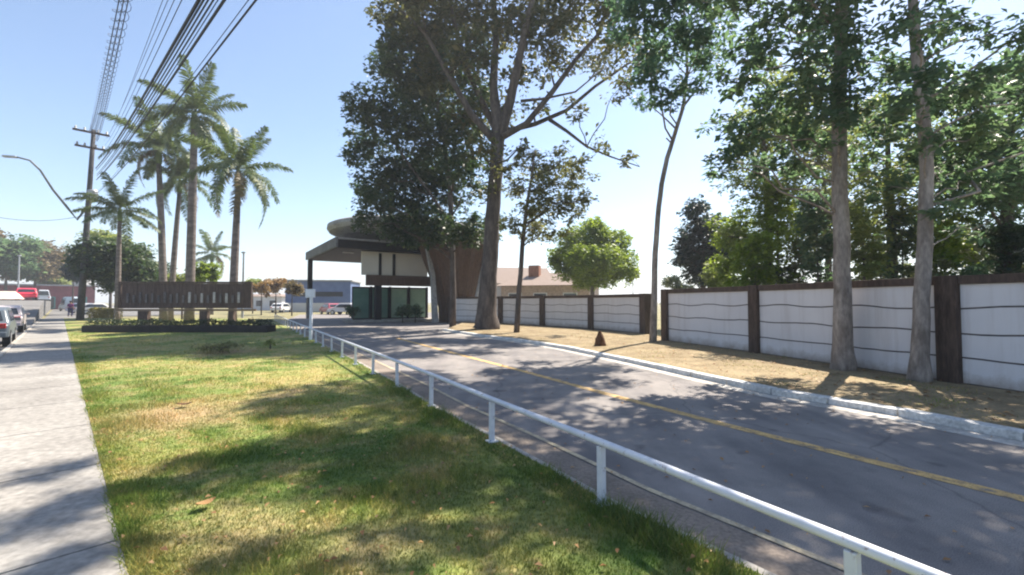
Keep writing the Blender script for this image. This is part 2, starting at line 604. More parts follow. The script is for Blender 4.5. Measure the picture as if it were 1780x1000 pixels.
def ribbon_clean(name, a, bb, z0, z1, mat, parent=None):
    n = len(a)
    vs = []
    for z in (z0, z1):
        vs += [(p.x, p.y, z) for p in a] + [(p.x, p.y, z) for p in bb]
    fs = []
    for i in range(n - 1):
        fs.append((2 * n + i, 3 * n + i, 3 * n + i + 1, 2 * n + i + 1))
        if z1 > z0:
            fs.append((i, i + 1, 2 * n + i + 1, 2 * n + i)[::-1])
            fs.append((n + i, 3 * n + i, 3 * n + i + 1, n + i + 1)[::-1])
    if z1 > z0:
        fs.append((0, 2 * n, 3 * n, n))
        fs.append((n - 1, 2 * n - 1, 4 * n - 1, 3 * n - 1))
    m = MB()
    m.add(vs, fs)
    o = m.build(name, mat, parent)
    if parent is None:
        struct(o)
    return o


ribbon_clean('lawn_kerb', offset(EDGE, .005), offset(EDGE, .085), -.02, LZ - .015, M['kerb_raw'])
KP = [at(1780, 768), at(1560, 724), at(1340, 686), at(1200, 655), at(1090, 630), at(980, 607), at(900, 594), at(830, 585), at(770, 575)]
kd = (KP[0] - KP[1]).normalized()
KERB = [KP[0] + kd * 9, KP[0] + kd * 3] + KP
far_end = Vector((-16, 75, 0))
road_poly = [EDGE[0]] + [p for p in EDGE[1:]] + [EDGE[-1] + Vector((-9, 22, 0)), Vector((-2, 80, 0)), Vector((-3, 40, 0))] + KERB[::-1]
road = sheet('road', road_poly, 0.0, M['asphalt'])
# gutter strip beside the lawn, its yellow edge line, the centre line
strip = .46
ribbon_clean('gutter', offset(EDGE, .085), offset(EDGE, .085 + strip), .004, .004, M['gutter'])
ribbon_clean('edge_line', offset(EDGE, .565), offset(EDGE, .63), .008, .008, M['edge_line'], road)
CL = [at(1780, 868), at(1500, 799), at(1250, 736), at(1050, 684), at(900, 643), at(800, 617), at(690, 588)]
cd = (CL[0] - CL[1]).normalized()
CLL = [CL[0] + cd * 6] + CL
ribbon_clean('yellow_line', offset(CLL, -.085), offset(CLL, .085), .004, .004, M['yellow'], road)
ribbon_clean('gutter', offset(KERB, -.34), offset(KERB, -.005), .004, .004, M['gutter_sunlit'])
KB = offset(KERB, .22)
m = MB()
kr = random.Random(9)
for i in range(len(KERB) - 1):
    a0, a1, c0, c1 = KERB[i], KERB[i + 1], KB[i], KB[i + 1]
    ns = max(1, round((a1 - a0).length / 1.0))
    for k in range(ns):
        s0, s1 = k / ns + .006, (k + 1) / ns - .006
        dz = kr.uniform(-.008, .008)
        m.prism([a0.lerp(a1, s0), a0.lerp(a1, s1), c0.lerp(c1, s1), c0.lerp(c1, s0)], -.02, .105 + dz)
o = m.build('kerb', M['kerb'], bevel=.012)
struct(o)

# walls -----------------------------------------------------------------
VZ = .10
WN = [at(1658, 664, VZ), at(1317, 613, VZ), at(1160, 592, VZ)]
WF = [at(1122, 580, VZ), at(1030, 571, VZ), at(945, 566, VZ), at(872, 562, VZ)]
wdir = (WN[2] - WN[0]).normalized()
verge_poly = offset(KERB, .222) + [WF[3] + Vector((-3, 1, 0)), WF[3], WF[0], Vector((WN[2].x + .5, WN[2].y + 1, 0)), WN[0] - wdir * 14]
slab('verge', verge_poly, -.02, VZ, M['verge'])


def wall(name, label, stations, h, pw, group):
    base = stations[0]
    root = thing(name, label, 'wall', base, 0, group)
    rel = [s - base for s in stations]
    for i, p in enumerate(rel):
        q = rel[min(i + 1, len(rel) - 1)] - rel[max(i - 1, 0)]
        a = math.atan2(q.y, q.x)
        MB().box((p.x, p.y, (h + .02) / 2 - .05), (pw, pw, h + .12), a).build('pillar', M['brown'], root, bevel=.012)
    for i in range(len(rel) - 1):
        a, c = rel[i], rel[i + 1]
        d = c - a
        ln = d.length - pw
        ang = math.atan2(d.y, d.x)
        mid = (a + c) / 2
        dn = d.normalized()
        nn = Vector((-dn.y, dn.x, 0))
        if nn.dot(Vector((-1, -.5, 0))) < 0:
            nn = -nn
        nrow = 4
        rh = (h - .12) / nrow
        # recessed dark core, proud boards with slightly wavering joints
        MB().box((mid.x, mid.y, (h - .14) / 2 - .05), (ln - .004, .08, h - .02), ang).build('backing', M['joint'], root)
        m = MB()
        nseg = 18
        rr = random.Random(i * 5 + int(h * 100))
        wav = [[rr.uniform(-.014, .014) if 0 < r_ < nrow else 0 for _ in range(nseg + 1)] for r_ in range(nrow + 1)]
        for r_ in range(1, nrow):
            ph, am = rr.uniform(0, 6), .010 * r_
            wav[r_] = [am * math.sin(ph + s_ * .75) + w_ * .5 for s_, w_ in enumerate(wav[r_])]
        for r_ in range(nrow):
            lo = [r_ * rh + (.02 if r_ == 0 else .017) + wav[r_][s_] for s_ in range(nseg + 1)]
            hi = [(r_ + 1) * rh - .017 + wav[r_ + 1][s_] for s_ in range(nseg + 1)]
            vs, fs = [], []
            for s_ in range(nseg + 1):
                u = -ln / 2 + .006 + (ln - .012) * s_ / nseg
                for off in (.062, -.055):
                    for z in (lo[s_], hi[s_]):
                        p = mid + dn * u + nn * off
                        vs.append((p.x, p.y, z))
            for s_ in range(nseg):
                o = s_ * 4
                fs += [(o, o + 4, o + 5, o + 1), (o + 1, o + 5, o + 7, o + 3), (o + 3, o + 7, o + 6, o + 2), (o + 2, o + 6, o + 4, o)]
            fs += [(0, 1, 3, 2), (nseg * 4, nseg * 4 + 2, nseg * 4 + 3, nseg * 4 + 1)]
            m.add(vs, fs)
        m.build('panel', M['panel_worn'], root)
        MB().box((mid.x, mid.y, h - .075), (ln - .004, .24, .17), ang).build('coping', M['brown'], root, bevel=.01)
    return root


PW = .36
near_st = [WN[0] - wdir * 11.0, WN[0] - wdir * 5.6] + [p + wdir * .0 for p in WN]
near_st = [Vector((p.x, p.y, VZ)) for p in near_st]
wall('boundary_wall', 'white panelled boundary wall with brown pillars behind the two grey trunks', near_st, 2.08, PW, None)
far_st = [Vector((p.x, p.y, VZ)) for p in WF] + [Vector((WF[3].x - 4.2, WF[3].y + 3.0, VZ))]
wall('boundary_wall', 'farther white panelled wall with brown pillars leading to the gatehouse', far_st, 1.98, .42, None)

# ------------------------------------------------------------------ foliage tools
RS = np.random.RandomState(11)


def leaf_cloud(cen, rad, n, L_, W_, rs, up=.9, outward=.5):
    """n diamonds scattered in small sprays inside an ellipsoid; returns verts, faces"""
    cen, rad = np.array(cen), np.array(rad)
    per = 22
    ns = max(3, n // per)
    d = rs.normal(size=(ns, 3))
    d /= np.linalg.norm(d, axis=1)[:, None]
    rr = rs.rand(ns) ** .42
    sub = cen + d * rr[:, None] * rad
    sr = (rad.mean() * .16 + L_ * .9) * rs.uniform(.6, 1.4, ns)
    idx = rs.randint(0, ns, n)
    off = rs.normal(size=(n, 3)) * np.array([1, 1, .62])
    ln = np.linalg.norm(off, axis=1)
    off *= (np.minimum(ln, 1.9) / np.maximum(ln, 1e-6))[:, None] * .62
    p = sub[idx] + off * sr[idx][:, None]
    nrm = rs.normal(size=(n, 3))
    nrm[:, 2] = np.abs(nrm[:, 2]) + up
    nrm /= np.linalg.norm(nrm, axis=1)[:, None]
    t = off + outward * d[idx] + rs.normal(size=(n, 3)) * .5
    t[:, 2] -= .35
    t -= nrm * (t * nrm).sum(1)[:, None]
    t /= np.maximum(np.linalg.norm(t, axis=1), 1e-6)[:, None]
    s = np.cross(nrm, t)
    sc = np.clip(rs.lognormal(-.08, .34, n), .4, 1.8)[:, None]
    a = p - t * L_ * .5 * sc
    c = p + t * L_ * .5 * sc - nrm * L_ * .10 * sc
    e = p + s * W_ * .5 * sc + nrm * W_ * .12
    g = p - s * W_ * .5 * sc + nrm * W_ * .12
    v = np.stack([a, e, c, g], 1).reshape(-1, 3)
    f = np.arange(n * 4).reshape(n, 4)
    return v, f


COVER = 2.3


def join(parts):
    vs, fs, o = [], [], 0
    for v, f in parts:
        vs.append(v)
        fs.append(f + o)
        o += len(v)
    return np.concatenate(vs), np.concatenate(fs)


def curve(p0, p1, bend, rs, n=5, wob=.04):
    p0, p1 = Vector(p0), Vector(p1)
    ln = (p1 - p0).length
    out = []
    for i in range(n + 1):
        s = i / n
        p = p0.lerp(p1, s) + Vector((0, 0, bend * ln * math.sin(math.pi * s)))
        if 0 < i < n:
            p += Vector(rs.normal(size=3) * wob * ln)
        out.append(p)
    return out


def px_clump(px, py, Y, rx, ry=None, depth=None):
    ry = rx if ry is None else ry
    k = Y / F
    return (atd(px, py, Y), (rx * k, (depth if depth is not None else (rx + ry) * .5 * k), ry * k))


def tree(name, label, cat, trunks, clumps, leaf, LW, cover=1.3, bark='bark', group=None, seed=1, limbs=True, limb_r=.05,
         extra=(), twigs=4, base=None, up=.9):
    """trunks: list of (points, radii); clumps: list of (centre, radii[, cover factor]); everything in world space"""
    rs = np.random.RandomState(seed)
    base = Vector(base if base is not None else trunks[0][0][0])
    root = thing(name, label, cat, base, 0, group)
    m = MB()
    for pts, rad in trunks:
        P = [Vector(p) - base for p in pts]
        # resample smoothly with a little wander
        Q, RR = [], []
        for i in range(len(P) - 1):
            for k in range(3):
                s = k / 3
                q = P[i].lerp(P[i + 1], s)
                if i + k > 0:
                    q += Vector((rs.normal() * rad[i] * .045, rs.normal() * rad[i] * .045, 0))
                Q.append(q)
                RR.append(rad[i] * (1 - s) + rad[i + 1] * s)
        Q.append(P[-1])
        RR.append(rad[-1])
        m.tube(Q, RR, 12)
    allp = [(Vector(p) - base, r) for pts, rad in trunks for p, r in zip(pts, rad)]
    dense = []
    for pts, rad in trunks:
        for i in range(len(pts) - 1):
            for k in range(6):
                s = k / 6
                dense.append((Vector(pts[i]).lerp(Vector(pts[i + 1]), s) - base, rad[i] * (1 - s) + rad[i + 1] * s))
        dense.append((Vector(pts[-1]) - base, rad[-1]))
    for pts in extra:
        (q, r0, r1) = pts
        m.tube([Vector(p) - base for p in q], list(np.linspace(r0, r1, len(q))), 8)
        for i, p in enumerate(q):
            dense.append((Vector(p) - base, r0 + (r1 - r0) * i / (len(q) - 1)))
    parts = []
    for cl in clumps:
        c, r = Vector(cl[0]) - base, cl[1]
        cf = cl[2] if len(cl) > 2 else 1.0
        area = math.pi * (r[0] + r[1]) * .5 * r[2]
        n = int(COVER * cover * cf * area / (LW[0] * LW[1] * .25))
        n = max(40, min(n, 26000))
        parts.append(leaf_cloud(c, r, n, LW[0], LW[1], rs, up))
        if limbs:
            best, bd = None, 1e9
            for p, rad in dense:
                hd = (Vector((c.x - p.x, c.y - p.y, 0))).length
                dz = c.z - p.z
                cost = (c - p).length + max(0, .35 * hd - dz) * 1.6
                if cost < bd:
                    best, bd, br = p, cost, rad
            ln = (c - best).length
            if ln > .3:
                r0 = min(br * .5, limb_r + .006 * ln)
                pts = curve(best, c, .10, rs)
                m.tube(pts, list(np.linspace(r0, r0 * .35, len(pts))), 6)
            else:
                r0 = limb_r * .6
            for k in range(twigs):
                v = Vector(rs.normal(size=3))
                v.normalize()
                e = c + Vector((v.x * r[0], v.y * r[1], v.z * r[2])) * .85
                pts = curve(c, e, .06, rs, 3)
                m.tube(pts, list(np.linspace(r0 * .4, r0 * .12, len(pts))), 5, False)
    m.build('trunk', M[bark], root, smooth=True)
    v, f = join(parts)
    np_mesh('crown', v, f, L[leaf], root)
    return root


def rnd_clumps(px0, px1, py0, py1, Y, n, rpx, seed, dY=2.0, squash=.75, cf=1.0):
    r = random.Random(seed)
    out = []
    for i in range(n):
        k = r.uniform(.7, 1.3)
        c, rad = px_clump(r.uniform(px0, px1), r.uniform(py0, py1), Y + r.uniform(-dY, dY), rpx * k, rpx * k * squash)
        out.append((c, rad, cf))
    return out


def P(Y, *pp):
    return [atd(x, y, Y) for x, y in pp]


# --- big tree beside the gatehouse
Y = 25.0
b0 = at(845, 572, VZ)
Y = b0.y
tr = [([b0 + Vector((0, 0, -.1)), atd(846, 545, Y), atd(850, 480, Y), atd(856, 380, Y), atd(862, 300, Y), atd(866, 235, Y), atd(858, 150, Y), atd(862, 60, Y + .4), atd(855, -60, Y + .6), atd(850, -170, Y)],
       [.84, .60, .49, .43, .40, .39, .25, .19, .13, .05]),
      ([atd(868, 240, Y), atd(888, 170, Y - .3), atd(905, 90, Y - .6), atd(925, 0, Y - .8), atd(940, -110, Y - .5)], [.34, .27, .22, .17, .07])]
ex = [(P(Y - .3, (874, 238), (915, 215), (960, 160), (1000, 105), (1040, 60), (1062, 0), (1080, -60)), .20, .06),
      (P(Y + .6, (880, 228), (930, 216), (985, 192), (1035, 150), (1090, 112), (1150, 80)), .17, .04),
      (P(Y + .2, (955, 208), (985, 228), (1020, 255), (1060, 272), (1112, 290)), .12, .03),
      (P(Y - .4, (905, 176), (945, 172), (1000, 160), (1050, 118)), .10, .03),
      (P(Y - .2, (864, 250), (820, 200), (780, 130), (740, 60), (700, 20)), .24, .06),
      (P(Y + .4, (866, 235), (815, 130), (790, 40), (770, -60)), .2, .06)]
cl = []
for (x, y, r, c) in [(690, 30, 46, 1), (745, 55, 50, 1), (735, -25, 55, 1), (800, 25, 58, 1.0), (800, -70, 70, 1), (820, 95, 48, .8), (880, 40, 55, .8), (870, -70, 75, 1),
                     (940, 60, 55, .75), (940, -40, 70, .8), (990, 30, 52, .7), (1010, -50, 60, .8), (1040, 95, 40, .5), (960, 120, 42, .45), (1085, 75, 42, .55),
                     (1060, 10, 45, .7), (900, 130, 36, .5), (1000, 190, 30, .3), (1080, 150, 34, .4), (1100, 280, 22, .3), (1040, 250, 26, .22), (880, 190, 36, .4),
                     (810, 200, 40, .7), (835, 260, 34, .6), (900, 260, 26, .3), (850, 330, 26, .35), (1120, 110, 34, .5), (930, 190, 24, .3), (760, 130, 50, .9)]:
    k = random.Random(x * 3 + y).uniform(-3.0, 3.0)
    cl.append((*px_clump(x, y, Y + k, r, r * .8), c))
tree('broadleaf_tree', 'tallest thick-trunked tree with open limbs standing left of the dry verge', 'tree', tr, cl, 'big', (.30, .15), 1.05, 'bark_dark', seed=3, extra=ex, limb_r=.07)

# --- dense dark tree in front of the gatehouse
b1 = at(787, 562, VZ)
Y = 29.5
b1 = Vector((atd(787, 562, Y).x, Y, 0.0))
tr = [([b1, atd(787, 480, Y), atd(786, 400, Y), atd(782, 330, Y), atd(770, 230, Y), atd(750, 130, Y)], [.24, .19, .17, .15, .11, .04]),
      ([atd(786, 395, Y), atd(750, 340, Y), atd(700, 270, Y), atd(660, 200, Y)], [.12, .10, .08, .03])]
cl = []
for (x, y, r, c) in [(650, 190, 42, 1), (640, 250, 38, 1), (660, 310, 44, 1), (650, 360, 36, .9), (690, 130, 46, 1), (700, 210, 50, 1.1), (710, 290, 52, 1.1), (700, 360, 46, 1.1),
                     (690, 400, 34, 1), (740, 390, 40, 1.1), (745, 330, 44, 1), (760, 250, 50, 1), (755, 180, 50, 1), (740, 110, 44, .9), (800, 210, 44, .9), (805, 290, 42, .9),
                     (790, 350, 36, .7), (760, 405, 30, 1.0), (800, 400, 34, .9), (830, 400, 30, .8), (622, 195, 24, .9), (618, 270, 22, .8), (630, 335, 24, .8), (690, 75, 28, .8), (735, 70, 34, .8), (790, 115, 38, .8), (830, 90, 30, .6), (845, 175, 26, .6), (850, 285, 24, .5), (770, 300, 44, .9), (720, 160, 40, 1), (672, 105, 30, .9),
                     (825, 150, 36, .7), (840, 230, 30, .6), (640, 390, 22, .7), (860, 395, 26, .6), (835, 330, 26, .5), (680, 82, 20, .8), (610, 170, 14, .8), (720, 418, 20, .9)]:
    k = random.Random(x * 7 + y).uniform(-3.2, 3.2)
    cl.append((*px_clump(x, y, Y + k, r, r * .9), c * .98))
tree('broadleaf_tree', 'dense dark green tree hanging over the disc roof of the gatehouse', 'tree', tr, cl, 'dense', (.26, .15), 1.0, 'bark_dark', seed=5, limb_r=.05)

# --- pale sparse young tree by the far wall
b2 = at(898, 578, VZ)
Y = b2.y
tr = [([b2, atd(903, 500, Y), atd(908, 430, Y), atd(914, 370, Y), atd(925, 300, Y), atd(930, 260, Y)], [.16, .13, .12, .10, .06, .03])]
cl = [(*px_clump(x, y, Y + random.Random(x).uniform(-1.6, 1.6), r, r * .8), c) for (x, y, r, c) in
      [(925, 290, 34, .5), (960, 320, 36, .5), (1000, 310, 32, .45), (940, 360, 38, .6), (985, 365, 32, .5), (900, 330, 26, .5), (1015, 345, 22, .4), (930, 400, 28, .5), (970, 275, 28, .35),
       (890, 390, 24, .5), (965, 400, 22, .4), (1005, 280, 22, .3), (880, 290, 22, .4)]]
tree('young_tree', 'slim tree with pale sparse leaves right of the thickest trunk', 'tree', tr, cl, 'sparse', (.23, .115), 1.35, 'bark_dark', seed=8, limb_r=.03)

# --- round clipped bright green tree behind far wall
Y = 37.0
c0 = atd(1030, 440, Y)
tr = [([Vector((c0.x, Y, 0)), atd(1030, 520, Y), atd(1030, 470, Y), atd(1026, 420, Y)], [.2, .18, .15, .05])]
cl = [(*px_clump(1030 + dx, 440 + dy, Y + dz, r, r * .85), 1.0) for (dx, dy, dz, r) in
      [(0, -30, 0, 32), (-35, -22, -1, 28), (36, -20, .5, 28), (-54, 6, .3, 24), (54, 8, 0, 24), (-20, 10, -2.2, 32), (24, 12, -2, 32), (0, 2, 2.2, 36), (-44, 30, 0, 22), (44, 32, .2, 22),
       (0, 36, -.6, 30), (-18, 46, 1, 22), (22, 46, 1, 20), (62, 34, 0, 14), (-66, 18, .5, 14), (0, -46, .4, 20)]]
tree('round_tree', 'rounded bright yellow-green tree rising behind the far wall', 'tree', tr, cl, 'bright', (.23, .135), 1.6, 'bark_dark', seed=9, limb_r=.05)

# --- thin curved trunk tree
b3 = at(1135, 594, VZ)
Y = b3.y
tr = [([b3, atd(1137, 520, Y), atd(1139, 440, Y), atd(1143, 380, Y), atd(1150, 320, Y), atd(1160, 275, Y), atd(1174, 230, Y), atd(1188, 185, Y), atd(1195, 120, Y), atd(1190, 30, Y), atd(1180, -80, Y)],
       [.15, .12, .11, .10, .095, .09, .08, .07, .055, .04, .02])]
cl = [(*px_clump(x, y, Y + random.Random(x + y).uniform(-3.2, .6), r, r * .7), c) for (x, y, r, c) in
      [(1110, 40, 46, .9), (1150, 90, 44, 1), (1195, 60, 46, 1), (1225, 110, 36, .9), (1130, 130, 36, .9), (1165, 165, 34, .9), (1115, 175, 24, .7), (1200, 150, 30, .7), (1240, 60, 40, .8),
       (1160, 10, 50, .9), (1090, -10, 48, .8), (1230, -10, 55, .8), (1150, -80, 70, .9), (1235, -110, 70, .9), (1080, -100, 55, .8), (1075, 60, 24, .6), (1130, -170, 60, .8)]]
ex = [(P(Y + .1, (1160, 275), (1168, 250), (1158, 240)), .05, .03), (P(Y, (1176, 225), (1150, 200), (1120, 175)), .04, .015),
      (P(Y, (1188, 185), (1215, 150), (1240, 110)), .05, .015)]
tree('slender_tree', 'slender bare-stemmed tree leaning up with blue-green crown, by the wall step', 'tree', tr, cl, 'blue', (.22, .10), .85, 'bark', seed=12, extra=ex, limb_r=.025)

# --- dark bluish tree behind the wall
Y = 28.0
c0 = atd(1222, 430, Y)
tr = [([Vector((c0.x, Y, 0)), atd(1222, 500, Y), atd(1222, 420, Y), atd(1210, 360, Y)], [.2, .16, .1, .03])]
cl = [(*px_clump(x, y, Y + random.Random(x).uniform(-1, 1), r, r), 1) for (x, y, r) in
      [(1208, 365, 22), (1205, 400, 26), (1235, 395, 26), (1255, 425, 26), (1200, 440, 28), (1230, 445, 32), (1260, 460, 26), (1215, 475, 26), (1190, 425, 18), (1245, 485, 22), (1185, 455, 14)]]
tree('garden_tree', 'dark bluish cone-shaped tree behind the wall right of the slender stem', 'tree', tr, cl, 'navy', (.24, .14), 1.5, 'bark_dark', seed=13, limb_r=.04)

# --- two grey trunks in front of the near wall
b4 = at(1465, 642, VZ)
Y = b4.y
tr = [([b4 + Vector((0, 0, -.08)), atd(1465, 600, Y), atd(1464, 500, Y), atd(1462, 400, Y), atd(1459, 280, Y), atd(1460, 150, Y), atd(1463, 0, Y), atd(1466, -180, Y), atd(1470, -420, Y)],
       [.28, .205, .175, .168, .155, .145, .13, .10, .05])]
A = []
for (x, y, r, dy, c) in [(1300, 235, 52, -.6, 1), (1260, 280, 34, -.4, .9), (1350, 195, 56, .5, 1), (1400, 150, 60, -1, .9), (1340, 280, 46, .8, .9), (1300, 150, 44, .2, .7), (1410, 230, 52, 1, .9),
                         (1480, 170, 60, -1, .95), (1540, 210, 52, .6, .8), (1290, 70, 44, .8, .55), (1350, 40, 54, -.8, .6), (1420, 50, 54, .9, .6), (1490, 70, 60, -.6, .7), (1550, 120, 50, 1, .7),
                         (1400, 300, 36, 1.2, .7), (1500, 260, 42, 1, .7), (1235, 300, 20, 0, .7), (1330, 120, 40, 1.5, .5), (1440, 110, 46, 1.4, .7),
                         (1350, -70, 90, -1, .7), (1470, -60, 90, .4, .8), (1250, -130, 90, .6, .6), (1550, -130, 90, 1, .7),
                         (1275, 20, 46, .4, .7), (1300, 105, 40, -.3, .6), (1262, 140, 34, .2, .6), (1335, 90, 40, -.8, .6), (1245, 215, 30, .4, .6), (1320, -30, 56, -.4, .7), (1225, 5, 40, .9, .6), (1395, 10, 44, .2, .6),
                         (1455, 200, 40, -1.3, .8), (1462, 120, 40, -1.2, .8), (1450, 250, 24, -.9, .8), (1395, 90, 44, -1.3, .7), (1520, 300, 30, -.8, .5), (1460, 20, 44, -1.3, .8)]:
    A.append((*px_clump(x, y, Y + dy, r, r * .6), c))
SDZ = sd / sd.z  # added unseen leaf clumps, set up the sun ray to shade lawn and drive
for (px_, py_, h_, r_, c) in [(470, 790, 13, .8, 1), (560, 775, 12, .9, 1.1), (660, 765, 12, 1.0, 1.2), (760, 785, 11, 1.0, 1.2), (860, 825, 11, .9, 1.1), (690, 825, 12, .7, .9), (860, 890, 11, .5, .5), (560, 835, 13, .45, .7),
                              (990, 890, 10, .6, .7), (290, 850, 14, .38, .8), (240, 842, 14, .35, .8), (120, 885, 14.5, .42, .8), (40, 915, 14.5, .42, .8), (130, 965, 14.5, .4, .8), (60, 985, 14.8, .4, .8), (60, 825, 14, .4, .7), (420, 968, 12.5, .35, .6), (620, 930, 12, .35, .6), (760, 960, 12, .3, .6), (540, 985, 12, .3, .5), (900, 960, 11, .3, .6), (730, 722, 11.5, .9, .9),
                              (1150, 760, 10, 1.2, .9), (1300, 800, 10, 1.4, 1), (1450, 830, 10, 1.4, 1), (1250, 880, 10, 1.3, 1), (1600, 860, 10, 1.4, 1), (1120, 830, 11, 1.1, .9), (1400, 930, 10, 1.2, .8),
                              (1300, 740, 9, 1.2, .8), (1500, 770, 9, 1.2, .8)]:
    kk = .42 if px_ > 1060 and py_ < 940 and h_ <= 10 else .8
    A.append((at(px_, py_, LZ) + SDZ * h_, (r_, r_, r_ * .6), c * kk))
tree('broadleaf_tree', 'straight grey trunk rising in front of the wall, left of the widest brown pillar', 'tree', tr, A, 'right', (.17, .08), .84, 'bark', seed=17, limb_r=.010)

b5 = at(1598, 662, VZ)
Y = b5.y
tr = [([b5 + Vector((0, 0, -.08)), atd(1599, 620, Y), atd(1602, 520, Y), atd(1607, 420, Y), atd(1611, 300, Y), atd(1603, 180, Y), atd(1590, 60, Y), atd(1584, -60, Y), atd(1580, -300, Y)],
       [.215, .15, .13, .125, .112, .105, .09, .07, .03])]
A = []
for (x, y, r, dy, c) in [(1640, 170, 60, .5, .8), (1700, 140, 56, -.3, .7), (1600, 130, 56, .4, .8), (1660, 240, 60, .6, .8), (1730, 230, 60, 0, .8), (1580, 260, 48, .8, .7), (1630, 310, 46, 1.1, .6),
                         (1690, 320, 50, .4, .7), (1560, 40, 50, .3, .45), (1680, 40, 60, .6, .4), (1760, 60, 60, -.3, .45), (1620, 40, 40, -.4, .35), (1790, 180, 60, .4, .8), (1545, 330, 36, 1, .6),
                         (1605, 150, 44, -1.1, .9), (1612, 240, 38, -.9, .8), (1590, 60, 40, -1.1, .8), (1640, 370, 40, -.3, .5), (1690, 400, 36, .6, .5), (1570, 190, 40, -.9, .7),
                         (1640, -60, 100, 0, .6), (1760, -80, 110, .6, .7), (1600, -220, 130, .4, .8), (1780, -260, 140, -.3, .8), (1900, 60, 120, 0, .8), (1950, -150, 150, .6, .8), (1880, 260, 90, .5, .8),
                         (1700, -420, 150, .2, .8)]:
    A.append((*px_clump(x, y, Y + dy, r, r * .6), c))
tree('broadleaf_tree', 'thinner grey trunk standing against the widest brown pillar of the wall', 'tree', tr, A, 'right', (.16, .078), .82, 'bark', seed=19, limb_r=.010)

# --- trees behind the near wall
Y = 20.0
tr = [([atd(1335, 560, Y), atd(1335, 480, Y), atd(1338, 380, Y), atd(1330, 280, Y), atd(1320, 180, Y)], [.24, .2, .17, .13, .05])]
tr[0][0][0].z = 0
cl = rnd_clumps(1270, 1410, 130, 430, Y, 24, 40, 31, 1.8)
tree('garden_tree', 'yellow-green leafy tree behind the wall left of the straight grey trunk', 'tree', tr, cl, 'yellow', (.18, .09), .30, 'bark_dark', seed=23, limb_r=.04)
Y = 16.5
tr = [([atd(1552, 560, Y), atd(1552, 480, Y), atd(1550, 400, Y), atd(1545, 320, Y), atd(1540, 200, Y)], [.2, .17, .15, .11, .05])]
tr[0][0][0].z = 0
cl = rnd_clumps(1480, 1640, 180, 430, Y, 24, 44, 33, 1.6)
tree('garden_tree', 'yellow-green tree with dark trunk behind the wall between both grey trunks', 'tree', tr, cl, 'yellow', (.17, .085), .28, 'bark_dark', seed=25, limb_r=.035)
Y = 13.5
tr = [([atd(1745, 570, Y), atd(1745, 480, Y), atd(1750, 380, Y), atd(1755, 280, Y), atd(1760, 150, Y)], [.22, .19, .15, .12, .05])]
tr[0][0][0].z = 0
cl = rnd_clumps(1650, 1850, 130, 370, Y, 24, 52, 35, 1.5) + rnd_clumps(1690, 1800, 330, 420, Y, 6, 32, 36, 1, cf=.9)
tree('garden_tree', 'large dark tree crown overhanging the wall at the right picture edge', 'tree', tr, cl, 'right', (.18, .09), .55, 'bark_dark', seed=27, limb_r=.04)
Y = 23.0
tr = [([atd(1445, 560, Y), atd(1440, 470, Y), atd(1440, 380, Y), atd(1430, 300, Y)], [.2, .16, .12, .05])]
tr[0][0][0].z = 0
cl = rnd_clumps(1380, 1530, 200, 450, Y, 20, 40, 38, 1.5)
tree('garden_tree', 'mid green tree hidden behind the straight grey trunk beyond the wall', 'tree', tr, cl, 'sparse', (.20, .10), .34, 'bark_dark', seed=29, limb_r=.04)


def bush(name, label, cx, cy, Y, rx, ry, leaf, LW, cover, seed, n=9, cat='bush', group=None, full=False):
    r = random.Random(seed)
    c = atd(cx, cy, Y)
    k = Y / F
    cl = []
    for i in range(n):
        a = r.uniform(0, 2 * math.pi)
        q = r.uniform(.2, .75)
        cl.append((Vector((c.x + math.cos(a) * q * rx * k, c.y + math.sin(a) * q * rx * k, max(.25, c.z + r.uniform(-.55, .5) * ry * k))), (rx * k * .45, rx * k * .45, ry * k * .45)))
    if full:                                   # leafy down to the ground, several stems deep
        zz = .5
        while zz < c.z - ry * k * .3:
            for q in range(3):
                a = r.uniform(0, 6.28)
                cl.append((Vector((c.x + math.cos(a) * rx * k * .5, c.y + math.sin(a) * rx * k * .5, zz + r.uniform(-.2, .3))), (rx * k * .55, rx * k * .55, .55)))
            zz += .75
    g = Vector((c.x, c.y, 0))
    tr = [([g, Vector((c.x, c.y, max(.2, c.z * .5))), Vector((c.x, c.y, c.z))], [.05 * rx * k + .02, .04 * rx * k + .015, .01])]
    return tree(name, label, cat, tr, cl, leaf, LW, cover, 'bark_dark', group, seed, limb_r=.02, twigs=2)


bush('shrub', 'bright yellow-green shrub showing above the wall near its second pillar', 1312, 440, 17.5, 36, 50, 'bright', (.15, .08), .6, 41, 10, full=True)
bush('shrub', 'grey-green loose shrub above the wall just left of the straight grey trunk', 1395, 440, 18.5, 34, 46, 'sparse', (.15, .08), .45, 42, 9, full=True)
bush('shrub', 'pale blossoming shrub above the wall right of the thinner grey trunk', 1700, 435, 15.5, 62, 40, 'white', (.14, .075), .5, 43, 12, full=True)
bush('shrub', 'pale low shrub behind the wall beside the dark bluish tree', 1180, 495, 26, 26, 20, 'white', (.2, .1), .9, 44, 7, full=True)
bush('shrub', 'dull green shrub over the wall between the grey trunks', 1530, 455, 18, 40, 36, 'yellow', (.15, .08), .45, 45, 9, full=True)
bush('shrub', 'small light green tree tip above wall right of the rounded tree', 1100, 478, 40, 12, 24, 'yellow', (.22, .12), 1.0, 46, 5)

